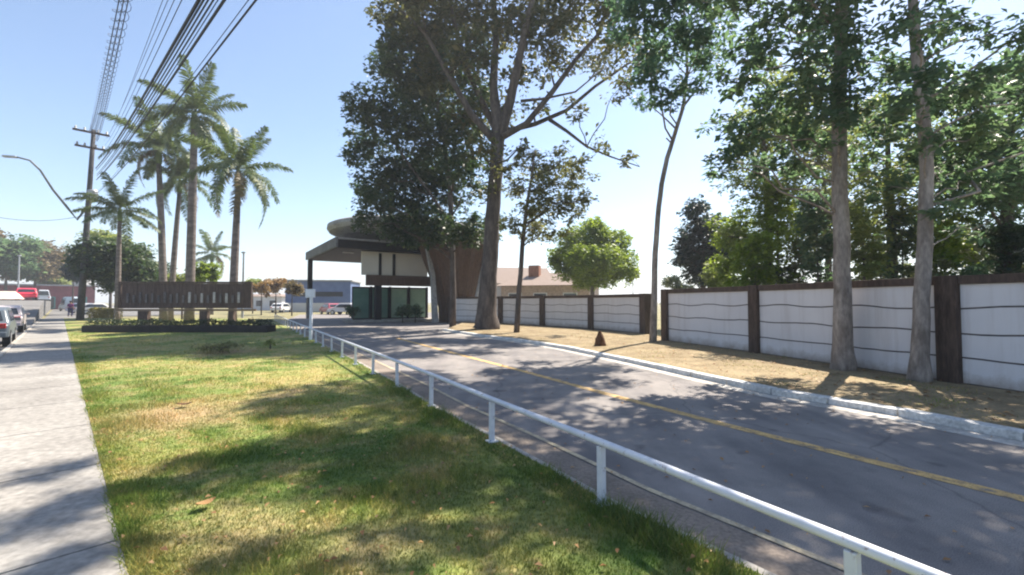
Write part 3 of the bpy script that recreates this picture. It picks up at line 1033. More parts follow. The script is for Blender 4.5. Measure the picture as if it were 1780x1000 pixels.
for i, (x, y, Y, rx, ry, lf, cv, lab) in enumerate([
        (1275, 415, 21, 40, 75, 'bright', .36, 'tall yellow-green bush just right of the dark bluish tree'),
        (1350, 350, 19, 46, 80, 'bright', .26, 'olive upright bush over the wall left of the straight grey trunk'),
        (1420, 395, 15.5, 34, 90, 'right', .3, 'green tall bush touching the left side of the straight grey trunk'),
        (1500, 400, 14.5, 36, 100, 'yellow', .24, 'tall olive bush touching the right side of the straight grey trunk'),
        (1568, 410, 15.5, 34, 90, 'right', .26, 'tall green bush touching the left side of the thinner grey trunk'),
        (1640, 400, 14, 36, 70, 'bright', .35, 'yellow-green bush right of the thinner grey trunk above the wall'),
        (1765, 430, 13, 44, 60, 'dense', .5, 'dark bush above the wall at the right picture edge')]):
    bush('shrub', lab, x, y, Y, rx, ry, lf, (.16, .085), cv, 140 + i, 13, full=True)

for i, (x, Y, rx, lf, lab) in enumerate([
        (1245, 24, 26, 'yellow', 'low olive bush right behind the wall below the dark bluish tree'),
        (1335, 19, 30, 'dense', 'low dark bush behind the wall just right of its second brown pillar'),
        (1600, 13.5, 36, 'sparse', 'low greyish bush directly behind the thinner grey trunk over the wall'),
        (1690, 12.5, 46, 'right', 'low blue-green bush behind the wall right of its widest pillar')]):
    bush('shrub', lab, x, 480, Y, rx, 30, lf, (.13, .07), .38, 160 + i, 9, full=True)

# ------------------------------------------------------------------ palms


def frond_mesh(length, droop, seed, lw=.066, ll=.74):
    """arching feather frond along +X from the origin"""
    rs = np.random.RandomState(seed)
    n = 46
    pts = []
    for i in range(n + 1):
        s = i / n
        x = length * (s - .22 * droop * s * s * s)
        z = length * (.30 * s - droop * .95 * s ** 2.2)
        pts.append(np.array([x, 0.0, z]))
    pts = np.array(pts)
    V, Fc = [], []
    # rachis as a thin 3-sided strip
    for i in range(n + 1):
        r = .045 * (1 - .8 * i / n)
        V += [pts[i] + [0, r, 0], pts[i] + [0, 0, r], pts[i] + [0, -r, 0]]
    for i in range(n):
        a = i * 3
        Fc += [(a, a + 3, a + 4, a + 1), (a + 1, a + 4, a + 5, a + 2), (a + 2, a + 5, a + 3, a)]
    for i in range(5, n + 1):
        s = i / n
        tan = pts[min(i + 1, n)] - pts[max(i - 1, 0)]
        tan /= np.linalg.norm(tan)
        L_ = ll * (math.sin(math.pi * (.12 + .80 * s)) ** .7) * rs.uniform(.85, 1.1)
        for side in (-1, 1):
            for lay in (0, 1):
                if lay and rs.rand() < .25:
                    continue
                lift = rs.uniform(-.15, .55) if lay else rs.uniform(-.5, .15)
                d = tan * rs.uniform(.35, .65) + np.array([0, side, 0]) * .9 + np.array([0, 0, lift])
                d /= np.linalg.norm(d)
                p0 = pts[i]
                p1 = p0 + d * L_ * .55
                p2 = p0 + d * L_ + np.array([0, 0, -.38 * L_])
                wv = tan * lw * rs.uniform(.8, 1.2)
                o = len(V)
                V += [p0 - wv * .4, p0 + wv * .4, p1 - wv * .8, p1 + wv * .8, p2 - wv * .12, p2 + wv * .12]
                Fc += [(o, o + 1, o + 3, o + 2), (o + 2, o + 3, o + 5, o + 4)]
    return np.array(V), np.array(Fc)


FR = []
for i, (dr, ln) in enumerate([(.18, 1.0), (.42, 1.0), (.70, 1.0), (.95, .95), (.30, .9)]):
    v, f = frond_mesh(4.6 * ln, dr, 60 + i)
    o = np_mesh('frond', v, f, L['palm'])
    FR.append(o.data)
    if i == 3:
        FRD = o.data.copy()
        FRD.materials.clear()
        FRD.materials.append(L['autumn'])
    bpy.data.objects.remove(o)


def palm(label, px_top, py_top, px_base, Y, r_base, size, nf, seed, dryp=.3, group='palms behind the wooden signboard'):
    rr = random.Random(seed)
    top = atd(px_top, py_top, Y)
    bx = atd(px_base, 500, Y).x
    base = Vector((bx, Y, 0))
    root = thing('palm_tree', label, 'palm', base, 0, group)
    tp = top - base
    pts, rad = [], []
    for i in range(9):
        s = i / 8
        pts.append(Vector((tp.x * s ** 1.3, 0, tp.z * s)))
        rad.append(r_base * (1.15 - .1 * s if i == 0 else 1.0 + .12 * math.sin(s * 3.1) - .35 * s))
    MB().tube(pts, rad, 14).build('trunk', M['bark_palm'], root, smooth=True)
    sh = 1.5 * size
    MB().tube([tp, tp + Vector((0, 0, sh * .3)), tp + Vector((0, 0, sh * .75)), tp + Vector((0, 0, sh))],
              [rad[-1] * 1.15, rad[-1] * 1.35, rad[-1], rad[-1] * .5], 12).build('crown_shaft', M['shaft_green'], root, smooth=True)
    for k in range(nf):
        s = k / (nf - 1)
        a = k * 2.39996 + rr.uniform(-.25, .25)
        el = R(56 - 96 * s + rr.uniform(-9, 9))
        mi = 0 if s < .2 else (1 if s < .45 else (2 if s < .75 else 3))
        if rr.random() < .2:
            mi = 4
        dry = s > .86 and rr.random() < dryp
        o = bpy.data.objects.new('frond', FRD if dry else FR[mi])
        COL.objects.link(o)
        o.parent = root
        o.location = tp + Vector((0, 0, sh * (.95 - .12 * s)))
        o.rotation_euler = (rr.uniform(-.25, .25), -el, a)
        sc = size * rr.uniform(.88, 1.08)
        o.scale = (sc, sc, sc)
    return root


palm('tallest palm, thick pale trunk rising behind the middle of the signboard', 338, 226, 330, 33, .31, .92, 21, 1)
palm('tall palm with hanging fronds left of the tallest palm', 276, 285, 286, 36, .27, .90, 23, 2, .8)
palm('medium palm half hidden between the two tallest palms', 312, 335, 297, 38, .23, .78, 16, 3)
palm('separate palm on the right with full round crown above the signboard end', 414, 325, 405, 31, .27, .90, 19, 4)
palm('short slender palm at the left end of the signboard', 208, 385, 205, 31.5, .17, .66, 17, 5)
palm('small distant palm seen between two trunks above the signboard', 368, 455, 368, 58, .25, .8, 13, 6)

bush('bush', 'large round dark green bush behind the short slender palm', 205, 468, 42, 72, 52, 'dense', (.32, .2), 1.8, 51, 20)
bush('bush', 'smaller dark bush left of the utility pole foot beyond it', 128, 470, 60, 22, 24, 'navy', (.4, .25), 1.4, 52, 8)
bush('shrub', 'yellow-green shrub behind the signboard right of the tallest palm', 362, 480, 36, 24, 26, 'bright', (.22, .14), 1.3, 53, 8)
bush('shrub', 'light green shrub between the palm trunks behind the signboard', 318, 490, 40, 26, 34, 'yellow', (.22, .14), 1.2, 54, 8)
bush('bush', 'tall light green tree top peeking behind the round dark bush', 195, 425, 60, 40, 30, 'yellow', (.4, .25), 1.1, 55, 8)
for i, (x, y, Y, rx, ry, lf, lab) in enumerate([
        (455, 500, 55, 18, 14, 'rust', 'leftmost rusty orange shrub beyond the drive rail'),
        (480, 496, 58, 22, 15, 'rust', 'rusty orange shrub second from left beyond the drive rail'),
        (508, 500, 52, 18, 13, 'autumn', 'brownish shrub beside the white post head beyond the drive'),
        (440, 497, 62, 16, 14, 'yellow', 'greenish shrub at the right end of the signboard')]):
    bush('shrub', lab, x, y, Y, rx, ry, lf, (.34, .2), 1.3, 60 + i, 8, group='shrubs beyond the drive')
hb = []

# ------------------------------------------------------------------ low hedges


def hedge(name, label, p0, p1, wid, h, leaf, LW, cover, seed):
    rs = np.random.RandomState(seed)
    p0, p1 = Vector(p0), Vector(p1)
    d = (p1 - p0)
    ln = d.length
    ang = math.atan2(d.y, d.x)
    root = thing(name, label, 'hedge', p0, ang)
    n = int(cover * (ln * h * 2 + ln * wid) / (LW[0] * LW[1] * .25))
    # leaves on the surface of a rounded box + inside
    p = np.stack([rs.rand(n) * ln, (rs.rand(n) - .5) * wid, rs.rand(n) * h], 1)
    side = rs.randint(0, 4, n)
    p[side == 0, 1] = -wid / 2
    p[side == 1, 1] = wid / 2
    p[side == 2, 2] = h
    p += rs.normal(size=(n, 3)) * .05
    p[:, 2] += .05 * np.sin(p[:, 0] * 2.3) + .03 * np.sin(p[:, 0] * 6.1)
    p[:, 2] = np.maximum(p[:, 2], .03)
    nrm = rs.normal(size=(n, 3))
    nrm[:, 2] += .5
    nrm /= np.linalg.norm(nrm, axis=1)[:, None]
    t = np.cross(nrm, rs.normal(size=(n, 3)))
    t /= np.linalg.norm(t, axis=1)[:, None]
    s = np.cross(nrm, t)
    v = np.stack([p - t * LW[0] * .5, p + s * LW[1] * .5, p + t * LW[0] * .5, p - s * LW[1] * .5], 1).reshape(-1, 3)
    np_mesh('foliage', v, np.arange(4 * n).reshape(n, 4), L[leaf], root)
    m = MB()
    k = 0.3
    while k < ln:
        m = MB()
        m.tube([(k, 0, 0), (k + rs.normal() * .05, rs.normal() * .05, h * .5), (k + rs.normal() * .1, rs.normal() * .1, h * .9)], [.03, .02, .008], 5)
        m.build('stem', M['bark_dark'], root)
        k += .9
    return root


h0, h1 = at(158, 577, LZ), at(470, 577, LZ)
pl = hedge('planter', 'long low dark planter with thin plants in front of the signboard', (h0.x, h0.y, LZ), (h1.x, h1.y, LZ), .7, .56, 'hedge', (.10, .05), .62, 71)
pl['category'] = 'planter'
MB().box(((h1 - h0).length / 2, 0, .17), ((h1 - h0).length + .1, .95, .36)).build('planter_box', M['dark_clad'], pl, bevel=.02)
h0, h1 = atd(160, 540, 44), atd(206, 540, 44)
hedge('hedge', 'short golden hedge left of the signboard', (h0.x, h0.y, 0), (h1.x, h1.y, 0), .9, .95, 'hedge_yellow', (.14, .09), 1.5, 72)

# ------------------------------------------------------------------ wooden signboard
Ys = 28.5
x0, x1 = atd(211, 500, Ys).x, atd(435, 500, Ys).x
zt, zb = atd(320, 490, Ys).z, atd(320, 536, Ys).z
sroot = thing('signboard', 'long weathered wooden signboard of dark upright slats on short legs', 'signboard', ((x0 + x1) / 2, Ys, LZ), R(1.5))
W = x1 - x0
z0, z1 = zb - LZ, zt - LZ
MB().box((0, 0, z1 - .05), (W + .12, .16, .12)).build('top_rail', M['wood'], sroot, bevel=.01)
MB().box((0, 0, z0 + .06), (W + .12, .16, .12)).build('bottom_rail', M['wood'], sroot, bevel=.01)
MB().box((.1, -.02, z0 - .12), (W + .5, .12, .14)).build('lower_beam', M['wood_pale'], sroot, bevel=.01)
for sx in (-1, 1):
    MB().box((sx * (W / 2 - .02), 0, (z0 + z1) / 2), (.15, .14, z1 - z0 - .24)).build('end_post', M['wood'], sroot, bevel=.01)
rr = random.Random(4)
gaps = []
x = -W / 2 + .14
while x < W / 2 - .12:
    wd = rr.uniform(.17, .25)
    pxc = CX + F * (x + wd / 2 + (x0 + x1) / 2) / Ys
    if not any(abs(pxc - g) < 2.6 for g in gaps):
        zz = rr.uniform(-.02, .02)
        MB().box((x + wd / 2, rr.uniform(-.006, .006), (z0 + z1) / 2), (wd - .005, .04, z1 - z0 - .24)).build('slat', M['wood'], sroot)
    x += wd
for pxb, hb_ in [(226 + 10.5 * k, (.62, .5, .7, .56)[k % 4]) for k in range(19)]:
    MB().box((atd(pxb, 500, Ys).x - (x0 + x1) / 2, -.065, z0 + .35 + hb_ / 2), (.15, .05, hb_)).build('raised_bar', M['bar'] if pxb > 320 and hb_ > .6 else M['bar_dull'], sroot, bevel=.006)
for px_, wd in ((252, .62), (355, .5), (402, .3)):
    lx = atd(px_, 540, Ys).x - (x0 + x1) / 2
    MB().box((lx, .02, (z0 - .19) / 2 - .02), (wd, .3, z0 - .15)).build('leg', M['wood'], sroot, bevel=.01)

# ------------------------------------------------------------------ guard rail
RT = LZ + .48
rp = [at(1482, 945, RT), at(1045, 769, RT), at(855, 694, RT), at(750, 651, RT)]
rd = (at(545, 573, RT) - rp[3]).normalized()
pts = [rp[0] + (rp[0] - rp[1]), *rp]
k = 1
while pts[-1].y < 38:
    pts.append(rp[3] + rd * 1.75 * k)
    k += 1
pts = [Vector((p.x, p.y, RT)) for p in pts]
g0 = Vector((pts[0].x, pts[0].y, LZ))
groot = thing('guard_rail', 'low white tubular rail on posts between lawn and drive', 'railing', g0)
MB().tube([p - g0 for p in pts], .029, 12).build('rail', M['rail'], groot, smooth=True)
for p in pts:
    q = p - g0
    po = MB().box((0, 0, 0), (.052, .052, .46), R(31)).build('post', M['rail'], groot, bevel=.004)
    po.location = (q.x, q.y, .22)
    po.rotation_euler = (random.uniform(-.025, .025), random.uniform(-.025, .025), 0)
    MB().box((q.x, q.y, .004), (.12, .12, .012), R(31)).build('base_plate', M['rail'], groot)

# white post with box head
q = at(540, 591, LZ)
proot = thing('sign_post', 'tall thin white post with a square white box head on the lawn edge', 'post', q)
hh = atd(537, 503, q.y).z - LZ
MB().box((0, 0, (hh - .3) / 2), (.11, .10, hh - .3)).build('pole', M['white'], proot, bevel=.01)
MB().box((-.04, 0, hh - .18), (.38, .14, .36)).build('box_head', M['white'], proot, bevel=.02)

# ------------------------------------------------------------------ gatehouse
U = Vector((-.566, .824, 0))
Vv = Vector((.824, .566, 0))
C0 = atd(587, 412, 34.0)
C0g = Vector((C0.x, C0.y, 0))
gr = thing('gatehouse', 'brown and grey entrance gatehouse with disc roof and flat dark canopy', 'gatehouse', C0g, math.atan2(Vv.y, Vv.x))
# local axes: +x right (Vv), +y along the drive (U)
ct = C0.z
MB().box((4.6, 6.8, ct - .46), (9.0, 13.0, .68)).build('canopy', M['dark_clad'], gr, bevel=.02)
MB().box((-.05, 6.65, ct - .38), (.16, 13.4, .80))   .build('fascia', M['fascia'], gr, bevel=.02)
MB().box((4.6, 6.65, ct - .06), (8.98, 13.2, .10)).build('roof_edge', M['concrete'], gr)
MB().box((.25, 12.9, (ct - .82) / 2 + 1.0), (.42, .5, ct - .82 - 2.0)).build('post', M['dark_clad'], gr, bevel=.02)
MB().box((.25, 12.9, 1.0), (.56, .66, 2.0)).build('post_base', M['fascia'], gr, bevel=.03)


def gl(px, Y, z=0):
    """world point at pixel column and depth, in gatehouse axes"""
    p = atd(px, 500, Y) - C0g
    return Vector((p.dot(Vv), p.dot(U), z))


def quadwall(px0, px1, Ya, Yb, za, zb, th, name, mat, bev=0):
    a, c = gl(px0, Ya), gl(px1, Yb)
    d = c - a
    m = (a + c) / 2
    return MB().box((m.x, m.y, (za + zb) / 2), (d.length, th, zb - za), math.atan2(d.y, d.x)).build(name, mat, gr, bevel=bev)


quadwall(628, 742, 36.6, 39.6, 3.95, ct - .82, .25, 'upper_wall', M['cream'])
quadwall(636, 750, 36.3, 39.0, 3.05, 3.93, .4, 'beam', M['cone_clad'])
for pxs, yy in ((660, 37.3), (684, 37.9)):
    a = gl(pxs, yy)
    MB().box((a.x, a.y, 4.88), (.22, .22, 1.9)).build('mullion', M['dark_clad'], gr)
for i in range(4):
    fr = quadwall(612 + i * 33, 643 + i * 33, 37.0 + i * .85, 37.8 + i * .85, .14, 2.98, .07, 'glass_frame', M['dark_clad'])
    quadwall(614 + i * 33, 641 + i * 33, 36.96 + i * .85, 37.72 + i * .85, .3, 2.85, .05, 'glass_panel', M['glass_green'] if i < 2 else M['glass_pale'])
for pxs, yy in ((645, 37.5), (678, 38.3), (711, 39.1), (742, 39.9)):
    a = gl(pxs, yy)
    MB().box((a.x, a.y, 1.5), (.18, .18, 3.02)).build('pillar', M['dark_clad'], gr)
a = gl(657, 36.4)
MB().box((a.x, a.y, 1.5), (.5, .5, 3.06)).build('pillar', M['dark_clad'], gr, bevel=.02)
for k in range(4):
    MB().box((1.6 + k * 2.0, 3.2, ct - .83), (.9, .18, .08)).build('soffit_lamp', M['panel'], gr)
MB().tube([(8.9, -.06, .1), (8.9, -.06, ct - .4)], .06, 8).build('downpipe', M['metal_dark'], gr)
# flared core and disc roof
ck = gl(797, 37.5)
n = 40
prof = [(1.6, 0), (1.65, 1.2), (1.95, 2.4), (2.35, 3.7), (2.85, 5.0), (3.3, 6.4), (3.5, 7.5)]
m = MB()
vs, fs = [], []
for i, (r_, z_) in enumerate(prof):
    for k in range(n):
        a_ = 2 * math.pi * k / n
        q_ = r_ * (1 + (.03 if k % 2 else -.03))
        vs.append((ck.x + q_ * math.cos(a_), ck.y + q_ * math.sin(a_), z_))
for i in range(len(prof) - 1):
    for k in range(n):
        a_, b_ = i * n + k, i * n + (k + 1) % n
        fs.append((a_, b_, b_ + n, a_ + n))
m.add(vs, fs)
m.build('flared_core', M['cone_clad'], gr)
dk = gl(702, 41.0)
m = MB()
m.lathe([(0.01, 7.35), (5.4, 7.55), (6.55, 7.85), (6.75, 8.15), (6.7, 8.45), (6.4, 8.6), (0.01, 8.75)], 56, (dk.x, dk.y, 0))
m.build('disc_roof', M['concrete'], gr, smooth=False)
for s_, pxa, pxb in ((-1, 752, 757), (1, 838, 822)):
    a, c = gl(pxa, 35.6), gl(pxb, 35.4)
    m = MB()
    m.tube([Vector((c.x, c.y, 0)), Vector(((a.x + c.x) / 2, (a.y + c.y) / 2, 1.9)), Vector((a.x, a.y, 3.9)), Vector((a.x + s_ * .5, a.y, 6.0))], [.30, .26, .22, .18], 4)
    m.build('fin', M['concrete'], gr)
MB().box((gl(700, 38.5).x, gl(700, 38.5).y, .1), (9.5, 3.0, .2), R(-8)).build('island', M['kerb_raw'], gr, bevel=.03)
# hedge plants in front of the glass
for i, pxs in enumerate((615, 700, 722)):
    bush('planted_shrub', ['green leafy shrub at the left end of the gatehouse glass', 'middle green shrub before the gatehouse glass', 'right green shrub before the gatehouse glass'][i],
         pxs, 540, 35.5, 13, 12, 'right' if i else 'blue', (.22, .13), 1.3, 81 + i, 6)

# house behind the far wall
hx = atd(960, 500, 50)
hr = thing('house', 'low house with red tiled roof behind the far wall', 'house', (hx.x, 50, 0), R(-18))
MB().box((0, 0, 1.7), (9.6, 8, 3.4)).build('wall', M['house'], hr)
m = MB()
m.add([(-5.3, -4.6, 3.42), (5.3, -4.6, 3.42), (5.3, 4.6, 3.42), (-5.3, 4.6, 3.42), (-2.8, 0, 5.0), (2.8, 0, 5.0)], [(0, 1, 5, 4), (1, 2, 5), (2, 3, 4, 5), (3, 0, 4), (0, 3, 2, 1)])
rf = m.build('roof', M['tile'], hr)
MB().box((-1.8, -1.0, 4.7), (1.2, 1.0, 2.2)).build('chimney', M['brick'], rf)
for sx in (-3.2, -.4, 2.8):
    wf = MB().box((sx, -4.03, 2.0), (1.5, .10, 1.3)).build('window', M['white'], hr)
    MB().box((sx, -4.07, 2.0), (1.3, .06, 1.1)).build('pane', M['glass_dark'], wf)
hx = atd(890, 500, 58)
hr = thing('house', 'farther tiled house partly hidden by the slim pale tree', 'house', (hx.x, 60, 0), R(12))
MB().box((0, 0, 2.0), (9, 8, 4.0)).build('wall', M['cream'], hr)
m = MB()
m.add([(-5, -4.6, 4.02), (5, -4.6, 4.02), (5, 4.6, 4.02), (-5, 4.6, 4.02), (-5, 0, 6.4), (5, 0, 6.4)], [(0, 1, 5, 4), (1, 2, 5), (2, 3, 4, 5), (3, 0, 4), (0, 3, 2, 1)])
m.build('roof', M['tile'], hr)

# stump on the verge
q = at(1043, 601, VZ)
m = MB()
m.lathe([(.22, 0), (.20, .09), (.16, .24), (.10, .38), (.05, .50), (.02, .53)], 14)
sv = random.Random(3)
m.v = [(x + sv.uniform(-.02, .02), y + sv.uniform(-.02, .02), z) for x, y, z in m.v]
o = m.build('tree_stump', M['stump'], None, smooth=True)
o.location = q
tag(o, 'small dark brown pointed stump on the dry verge', 'stump')

# ------------------------------------------------------------------ utility pole, lamp arm, cables
pb = at(139, 558, 0.0)
pt = atd(163, 226, pb.y)
proot = thing('utility_pole', 'leaning dark utility pole with lamp arm beside the sidewalk', 'utility pole', (pb.x, pb.y, 0))
rel = pt - Vector((pb.x, pb.y, 0))
MB().tube([rel * s for s in (0, .25, .5, .75, 1)], [.27, .24, .21, .18, .15], 12).build('shaft', M['pole'], proot, smooth=True)


def on_pole(s):
    return rel * s


for s_, ln in ((.98, 2.4), (.90, 2.0)):
    c = on_pole(s_)
    MB().box((c.x + SN.x * .12, c.y - .28, c.z), (ln, .14, .16), math.atan2(SN.y, SN.x)).build('crossarm', M['wood'], proot)
    for k in (-.42, -.18, .18, .42):
        MB().lathe([(.05, 0), (.10, .06), (.06, .14), (.09, .20), (.03, .28)], 10, (c.x + SN.x * (k * ln + .12), c.y - .28 + SN.y * k * ln, c.z + .08)).build('insulator', M['metal'], proot)
c = on_pole(.62)
MB().lathe([(.1, 0), (.34, .06), (.36, .9), (.3, 1.0), (.05, 1.05)], 14, (c.x + .55, c.y - .2, c.z)).build('transformer', M['metal'], proot)
MB().box((on_pole(.66).x + .2, on_pole(.66).y - .3, on_pole(.66).z), (1.1, .1, .12)).build('bracket', M['metal'], proot)
arm = [atd(134, 382, pb.y - .2), atd(118, 362, pb.y - 1), atd(92, 330, pb.y - 2), atd(70, 296, pb.y - 3), atd(52, 279, pb.y - 3.6), atd(24, 272, pb.y - 4)]
arm = [p - Vector((pb.x, pb.y, 0)) for p in arm]
la = MB().tube([on_pole(.60)] + arm, [.10, .10, .10, .09, .08, .075, .07], 8).build('lamp_arm', M['metal_dark'], proot, smooth=True)
q = arm[-1]
MB().box((q.x - .25, q.y - .05, q.z - .04), (.9, .3, .16), R(15)).build('lamp_head', M['metal'], la, bevel=.05)

PG = Vector((pb.x, pb.y, 0))


def cable(label, px0, n, s_att, rad, dx=0.0, coil=False, group='overhead cables to the utility pole'):
    A_ = PG + on_pole(s_att) + SN * dx
    a = (px0 - CX) / F
    Yc = n / (.719 + .695 * a)
    B_ = atd(px0, 0, Yc)
    pts = []
    N = 40
    for i in range(N + 1):
        s = i / N
        p = A_.lerp(B_, s)
        p.z -= .35 * math.sin(math.pi * s)
        pts.append(p)
    v = (pts[-1] - pts[-2]).normalized()
    p = pts[-1].copy()
    for i in range(18):
        v.z = v.z * .62
        v.normalize()
        p = p + v * 1.2
        pts.append(p.copy())
    m = MB()
    A0 = pts[0].copy()
    m.tube([q - A0 for q in pts], rad, 5)
    if coil:
        hel = []
        for i in range(len(pts) - 1):
            for k in range(10):
                s = k / 10
                q = pts[i].lerp(pts[i + 1], s)
                an = (i * 10 + k) * .78
                hel.append(q - A0 + Vector((math.cos(an) * .09 * SN.x, math.cos(an) * .09 * SN.y, math.sin(an) * .09)))
        m.tube(hel, rad * .5, 4)
    o = m.build('overhead_cable', M['black'])
    o.location = A0
    tag(o, label, 'cable', group)


words = ['leftmost coiled cable dropping from the pole top', 'second coiled cable from the left at the pole top', 'third coiled cable, right one of the coiled bundle']
for i, (px_, n_, dx) in enumerate([(207, 1.0, -.22), (215, 1.1, 0), (223, 1.2, .22)]):
    cable(words[i], px_, n_, .985 - i * .02, .013, dx, True)
specs = [(283, 1.5, .97, .006, .9, 'thin wire, first of the fan right of the coiled bundle'),
         (292, 1.5, .95, .006, .7, 'thin wire, second of the fan right of the coiled bundle'),
         (303, 1.6, .93, .007, .8, 'thin wire, third of the fan right of the coiled bundle'),
         (316, 1.7, .90, .009, .8, 'thin wire just left of the thickest black cable'),
         (346, 1.9, .80, .034, .3, 'thickest black cable across the palm crowns'),
         (354, 1.9, .79, .020, .35, 'black cable touching the right side of the thickest one'),
         (362, 2.0, .77, .017, .4, 'middle cable of the thick black bundle'),
         (371, 2.0, .76, .017, .4, 'cable right of centre in the thick black bundle'),
         (379, 2.1, .75, .010, .45, 'thinner cable second from right in the thick bundle'),
         (390, 2.1, .74, .027, .4, 'heavy cable closing the thick bundle on its right'),
         (432, 2.4, .68, .008, .5, 'thin wire left of the rightmost cable'),
         (445, 2.5, .67, .019, .5, 'rightmost cable, apart from the bundle')]
for px_, n_, sa, r_, dx, lab in specs:
    cable(lab, px_, n_, sa, r_, dx)
# service wire leaving to the left
a_ = PG + on_pole(.55)
b_ = atd(-60, 367, pb.y - 8)
m = MB()
m.tube([Vector((0, 0, 0)) + (b_ - a_) * s - Vector((0, 0, 1.0 * math.sin(math.pi * s) * .6)) for s in np.linspace(0, 1, 12)], .02, 5)
o = m.build('overhead_cable', M['black'])
o.location = a_
tag(o, 'single service wire running left from the pole below the lamp', 'cable')

# slim distant poles
for px_, pt_, Yp, lab in ((422, 440, 46, 'slim grey pole behind the right end of the signboard'), (31, 445, 62, 'thin pale pole above the small red car at the left edge')):
    q = atd(px_, 520, Yp)
    tp = atd(px_, pt_, Yp)
    rt = thing('street_pole', lab, 'pole', (q.x, Yp, 0))
    MB().tube([(0, 0, 0), (0, 0, tp.z)], [.12, .08], 10).build('shaft', M['metal'], rt)
    MB().box((0, 0, tp.z + .05), (.35, .22, .16)).build('cap', M['metal'], rt)

# ------------------------------------------------------------------ vehicles


def car(name, label, cat, loc, rz, body, length=4.2, wd=1.75, h=1.48, van=False, group='vehicles along the street'):
    root = thing(name, label, cat, loc, rz, group)
    Lh = length / 2
    if van:
        prof = [(-Lh, .35), (-Lh, .95), (-Lh + .05, h - .1), (-Lh + .3, h), (Lh - 1.3, h), (Lh - .95, h - .05), (Lh - .35, 1.15), (Lh - .05, .95), (Lh, .4)]
        glass = [(Lh - 2.3, 1.15), (Lh - 2.3, h - .2), (Lh - 1.1, h - .2), (Lh - .55, 1.15)]
    else:
        prof = [(-Lh, .38), (-Lh - .0, .82), (-Lh + .25, .93), (-Lh + .62, h - .10), (-Lh + .95, h), (.25, h), (.55, h - .06), (1.05, .98), (Lh - .25, .82), (Lh, .62), (Lh, .36)]
        glass = [(-Lh + .55, .95), (-Lh + .85, h - .12), (.30, h - .12), (.88, .97)]
    m = MB()
    secs = [(-wd / 2, .97, .0), (-wd / 2 + .06, 1.0, .0), (wd / 2 - .06, 1.0, .0), (wd / 2, .97, .0)]
    vs, fs = [], []
    for y, k, _ in secs:
        for (x_, z_) in prof:
            tum = max(0, (z_ - .95)) * .22 * (1 if y > 0 else -1)
            vs.append((x_ * k, y - tum, z_ if z_ < .5 else .5 + (z_ - .5) * (1 if k == 1 else .985)))
    npf = len(prof)
    for s in range(len(secs) - 1):
        for i in range(npf):
            j = (i + 1) % npf
            fs.append((s * npf + i, s * npf + j, (s + 1) * npf + j, (s + 1) * npf + i))
    fs.append(tuple(range(npf))[::-1])
    fs.append(tuple(range(3 * npf, 4 * npf)))
    m.add(vs, fs)
    m.build('body', body, root, bevel=.03)
    for sgn in (-1, 1):
        vs = []
        for dlt in (-.02, .012):
            for (x_, z_) in glass:
                vs.append((x_, sgn * (wd / 2 + dlt - max(0, z_ - .95) * .22), z_))
        n_ = len(glass)
        MB().add(vs, [tuple(range(n_)), tuple(range(n_, 2 * n_))] + [(i, (i + 1) % n_, (i + 1) % n_ + n_, i + n_) for i in range(n_)]).build('side_window', M['glass_dark'], root)

    def slanted(name_, a_, c_, yy, mat):
        (xa, za), (xc, zc) = a_, c_
        nx, nz = (zc - za), -(xc - xa)
        l_ = math.hypot(nx, nz)
        nx, nz = nx / l_ * .02, nz / l_ * .02
        if nx * (1 if xa > 0 else -1) < 0:
            nx, nz = -nx, -nz
        vs = [(xa + nx, -yy, za + nz), (xa + nx, yy, za + nz), (xc + nx, yy * .88, zc + nz), (xc + nx, -yy * .88, zc + nz)]
        vs += [(x_ - 2 * nx, y_, z_ - 2 * nz) for x_, y_, z_ in vs]
        MB().add(vs, [(0, 1, 2, 3), (4, 7, 6, 5), (0, 4, 5, 1), (1, 5, 6, 2), (2, 6, 7, 3), (3, 7, 4, 0)]).build(name_, mat, root)
    if van:
        slanted('windscreen', (Lh - .42, 1.22), (Lh - .9, h - .14), wd / 2 - .14, M['glass_dark'])
        slanted('rear_window', (-Lh + .01, 1.2), (-Lh + .04, h - .3), wd / 2 - .2, M['glass_dark'])
    else:
        slanted('windscreen', (.98, 1.03), (.60, h - .12), wd / 2 - .15, M['glass_dark'])
        slanted('rear_window', (-Lh + .30, 1.0), (-Lh + .58, h - .16), wd / 2 - .17, M['glass_dark'])
    for sx in (-Lh + .78, Lh - .82):
        for sy in (-1, 1):
            wm = MB()
            wm.tube([(sx, sy * (wd / 2 - .19), .31), (sx, sy * (wd / 2 + .015), .31)], .315, 20)
            wo = wm.build('wheel', M['tyre'], root)
            MB().tube([(sx, sy * (wd / 2 - .1), .31), (sx, sy * (wd / 2 + .03), .31)], .20, 14).build('rim', M['rim'], wo)
    for sy in (-1, 1):
        MB().box((Lh - .03, sy * (wd / 2 - .3), .70), (.12, .36, .14)).build('headlight', M['lamp_clear'], root, bevel=.02)
        MB().box((-Lh + .02, sy * (wd / 2 - .2), .80), (.10, .26, .18)).build('taillight', M['lamp_red'], root, bevel=.02)
        if not van:
            MB().box((.78, sy * (wd / 2 + .09), .98), (.10, .16, .11)).build('mirror', body, root, bevel=.02)
    MB().box((-Lh - .03, 0, .48), (.10, wd - .1, .2)).build('bumper', body, root, bevel=.03)
    MB().box((Lh + .03, 0, .46), (.10, wd - .1, .2)).build('bumper', body, root, bevel=.03)
    return root


